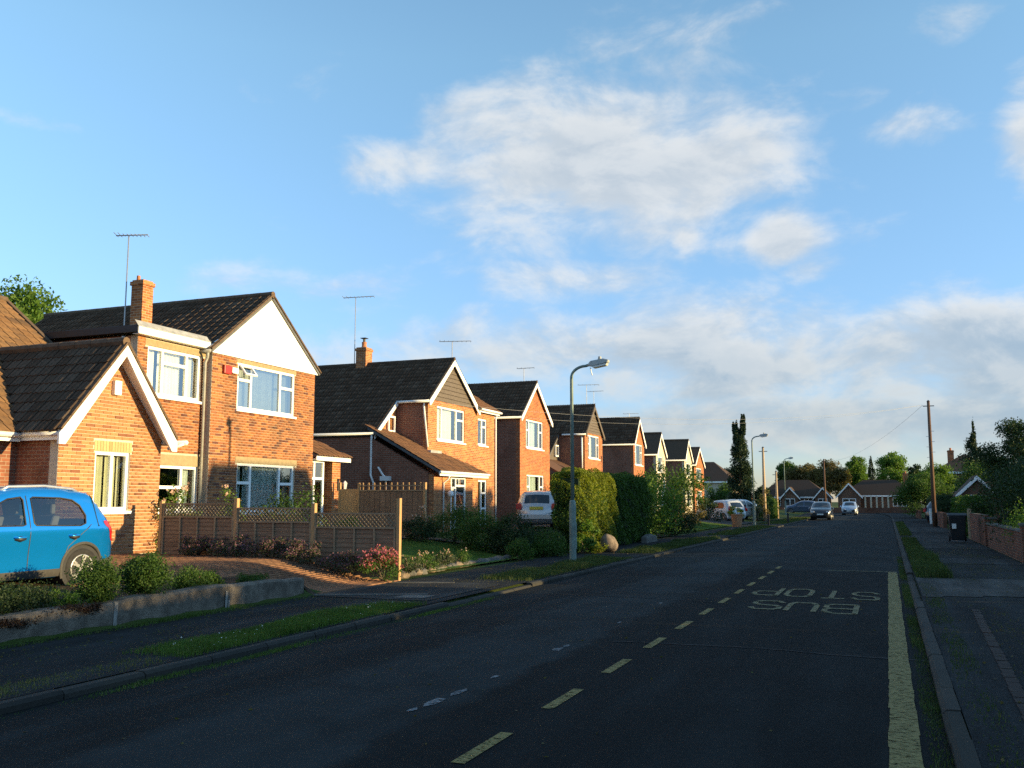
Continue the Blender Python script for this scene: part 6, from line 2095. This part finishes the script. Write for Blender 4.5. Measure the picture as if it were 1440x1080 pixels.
tree('back_tree', -31.4, 27.0, .4, 9.6, 2.3, 2.6, 4.0, 'green leafy tree rising behind the bungalow roof', 'leaf_bright', 34, 420, .17, tr=.25)

# ---- bungalows at the end of the road
def bungalow(name, x0, x1, y0, depth, ez, rz, label, gables=(), wall_mt='brick_far_dark', roof='tile_far', group='bungalows at the end of the road'):
    h = thing(name, ((x0 + x1) / 2, y0, 0), label, 'house', group)
    MB().box(x0, x1, y0, y0 + depth, -.1, ez).build('wall', wall_mt, h)
    o = .35
    ym = y0 + depth / 2
    hip = depth * .38
    P = [(x0 - o, y0 - o, ez), (x1 + o, y0 - o, ez), (x1 + o, y0 + depth + o, ez), (x0 - o, y0 + depth + o, ez), (x0 + hip, ym, rz), (x1 - hip, ym, rz)]
    MB().add(P, [(0, 1, 5, 4), (1, 2, 5), (2, 3, 4, 5), (3, 0, 4), (3, 2, 1, 0)]).build('roof', roof, h)
    MB().box(x0 - o, x1 + o, y0 - o - .04, y0 - o + .0, ez - .16, ez + .04).build('fascia', 'white_board', h)
    for gx_, gw_, gh_ in gables:
        yf = y0 - 1.6
        gz = ez + gh_
        MB().box(gx_ - gw_ / 2, gx_ + gw_ / 2, yf, y0 - .01, -.1, ez).prism([(gx_ - gw_ / 2, yf, ez), (gx_ + gw_ / 2, yf, ez), (gx_, yf, gz)], (0, 1.6, 0)).build('gable_bay', wall_mt, h)
        for sg in (-1, 1):
            e = (gx_ + sg * (gw_ / 2 + .3), yf - .25, ez - .2)
            MB().prism([e, (gx_, yf - .25, gz + .12), (gx_, y0 + 2.2, gz + .12), (e[0], y0 + 1.0, e[2])], (0, 0, -.1)).build('gable_roof', roof, h)
            MB().prism([(e[0], yf - .30, e[2] - .02), (e[0], yf - .30, e[2] - .26), (gx_, yf - .30, gz - .18), (gx_, yf - .30, gz + .08)], (0, .04, 0)).build('barge_board', 'white_board', h)
        w_ = MB().box(gx_ - gw_ * .3, gx_ + gw_ * .3, yf - .05, yf - .01, .9, 2.0).build('window', 'white_upvc', h)
        for a in (-.27, .02):
            MB().box(gx_ + gw_ * a, gx_ + gw_ * (a + .25), yf - .06, yf - .052, .98, 1.92).build('pane', 'dark_glass', w_)
    n = max(1, int((x1 - x0) / 4))
    for k in range(n):
        xx = x0 + (x1 - x0) * (k + .5) / n
        if any(abs(xx - g[0]) < g[1] / 2 + .7 for g in gables):
            continue
        w_ = MB().box(xx - .9, xx + .9, y0 - .05, y0 - .01, .9, 2.1).build('window', 'white_upvc', h)
        for a in (-.82, -.25, .32):
            MB().box(xx + a, xx + a + .5, y0 - .06, y0 - .052, .98, 2.02).build('pane', 'dark_glass', w_)
    return h


EB = 150
bungalow('end_bungalow', -32, -20.5, EB + 4, 8, 2.3, 4.4, 'leftmost bungalow at the end of the road', [(-22.5, 3.2, 1.4)])
bungalow('end_bungalow', -18.6, -8.2, EB, 8, 2.25, 4.9, 'wide low bungalow behind the dark parked car', [(-13.6, 2.4, 1.4), (-8.9, 2.2, 1.35)])
bungalow('end_bungalow', -6.2, 4.2, EB - 6, 8, 2.4, 4.7, 'right hand end bungalow with pale porch pillars', [(-5.0, 3.0, 1.7)])
for k in range(5):
    MB().box(-3.0 + k * .75, -2.78 + k * .75, EB - 7.2, EB - 7.0, 0, 2.35).build('porch_pillar', 'cream_render', [o for o in bpy.data.objects if o.get('label') == 'right hand end bungalow with pale porch pillars'][0])
chm = [o for o in bpy.data.objects if o.get('label') == 'right hand end bungalow with pale porch pillars'][0]
chimney(chm, 2.2, 2.9, EB - 2.6, EB - 1.9, 4.0, 5.6, 'brick_far_b', 2)
bungalow('end_bungalow', 5.4, 13, EB - 22, 8, 2.3, 4.3, 'brown bungalow half hidden by the right roadside tree')
tag(MB().box(-20, 6, EB - 14.2, EB - 14, 0, .75).build('garden_wall', 'brick_garden'), 'long low brick wall before the end bungalows', 'wall')
fh = bungalow('far_house', -27.5, -19, 128, 8, 4.2, 7.0, 'distant pale house with brown roof behind the parked white cars', (), 'cream_render', 'tile_far', None)
chimney(fh, -26.9, -26.2, 131, 131.7, 5.8, 8.3, 'brick_far_b', 2)
fh2 = bungalow('far_house', 4.7, 11, 108, 8, 4.6, 6.6, 'distant house with white fascia above the right hedges', (), 'brick_far_dark', 'tile_far', None)
chimney(fh2, 6.2, 6.8, 111, 111.6, 5.5, 7.0, 'brick_far_b', 1)
bungalow('side_bungalow', 4.6, 10.5, 67, 8, 2.2, 3.4, 'small gabled bungalow behind the clipped right hedge', [(5.2, 1.9, .9)], 'brick_far_dark', 'tile_far', None)
tag(MB().box(5.4, 5.9, 57.5, 58.0, 0, 2.2).box(5.3, 6.0, 57.4, 58.1, 2.2, 2.3).build('brick_pier', 'brick_garden'), 'brick pier above the clipped right hedge', 'pier')

# ---- unseen houses and hedges throwing evening shade; near hedge and wall added for it
def side_house(y0, y1, x0, x1, ez, rz, label):
    """house with its ridge running away from the road, gable to the street"""
    h = thing('opposite_house', ((x0 + x1) / 2, (y0 + y1) / 2, .1), label, 'house', 'houses opposite')
    ym = (y0 + y1) / 2
    MB().box(x0, x1, y0, y1, 0, ez).prism([(x0, y0, ez), (x0, y1, ez), (x0, ym, rz - .1)], (x1 - x0, 0, 0)).build('wall', 'brick_far_a', h)
    for sg in (-1, 1):
        ye = y0 - .3 if sg < 0 else y1 + .3
        MB().prism([(x0 - .3, ye, ez - .2), (x1 + .3, ye, ez - .2), (x1 + .3, ym, rz), (x0 - .3, ym, rz)], (0, 0, .1)).build('roof', 'tile_russet', h)
        MB().prism([(x0 - .33, ye, ez - .2), (x0 - .33, ye, ez - .42), (x0 - .33, ym, rz - .24), (x0 - .33, ym, rz)], (-.04, 0, 0)).build('barge_board', 'white_board', h)
    for za in ((1.0, 2.2), (3.6, 4.8)):
        if za[1] < ez:
            w_ = MB().box(x0 - .05, x0 - .005, ym - 1.1, ym + 1.1, *za).build('window', 'white_upvc', h)
            for a in (-1.02, -.32, .38):
                MB().box(x0 - .06, x0 - .052, ym + a, ym + a + .62, za[0] + .07, za[1] - .07).build('pane', 'dark_glass', w_)
    return h


def cross_house(y0, y1, x0, x1, ez, rz, label):
    """house with hipped ends and its ridge along the road"""
    h = thing('opposite_house', ((x0 + x1) / 2, (y0 + y1) / 2, .1), label, 'house', 'houses opposite')
    MB().box(x0, x1, y0, y1, 0, ez).build('wall', 'brick_far_a', h)
    xm, k = (x0 + x1) / 2, 0.12
    MB().add([(x0 - .3, y0 - .3, ez), (x1 + .3, y0 - .3, ez), (x1 + .3, y1 + .3, ez), (x0 - .3, y1 + .3, ez), (xm, y0 + k, rz), (xm, y1 - k, rz)], [(0, 1, 4), (1, 2, 5, 4), (2, 3, 5), (3, 0, 4, 5), (3, 2, 1, 0)]).build('roof', 'tile_russet', h)
    ym = (y0 + y1) / 2
    w_ = MB().box(x0 - .05, x0 - .005, ym - 1.1, ym + 1.1, 1.0, 2.3).build('window', 'white_upvc', h)
    for a in (-1.02, -.32, .38):
        MB().box(x0 - .06, x0 - .052, ym + a, ym + a + .62, 1.07, 2.23).build('pane', 'dark_glass', w_)
    return h


cross_house(24.4, 29.3, 11.0, 17, 4.6, 6.5, 'opposite house facing the white boarded gable')
cross_house(24.0 + 10.2, 41.5, 11.5, 18, 3.9, 5.9, 'opposite house facing the catslide house')
side_house(44.0, 51.0, 12.5, 19, 3.4, 5.2, 'opposite house facing the plain brick gable')
side_house(55.0, 62.0, 13, 19, 3.2, 5.0, 'opposite house facing the shingled gable')
side_house(-6.0, 1.5, 12, 18, 3.2, 5.4, 'opposite house behind the camera')
box_hedge('shade_hedge', 5.0, 6.2, -8, 13.2, .1, 2.26, 'long clipped hedge added out of view to shade the road', 'leaf_mid', 28000, .10, .03, round_=.1)  # unseen hedge added, its height set to shade the road but clear the car
box_hedge('shade_hedge', 5.0, 6.2, 13.25, 16.9, .1, 2.62, 'taller end of the added hedge out of view shading the drive', 'leaf_mid', 9000, .10, .03, round_=.1)  # unseen taller run added to keep the sun off the first drive
tag(MB().box(5.2, 5.45, 16.95, 18.95, .05, 1.38).build('shade_wall', 'brick_garden'), 'short added brick wall out of view shading the road', 'wall')  # unseen low wall added in the hedge gap to shade the road
box_hedge('shade_hedge', 5.0, 6.0, 19.0, 27.0, .1, 1.75, 'lower clipped hedge before the opposite house', 'leaf_mid', 12000, .12, .08, round_=.1)
box_hedge('shade_hedge', 30, 31.5, 60, 140, .1, 4.2, 'tall far hedge behind the right hand gardens', 'leaf_dark', 16000, .3, .3, round_=.1)
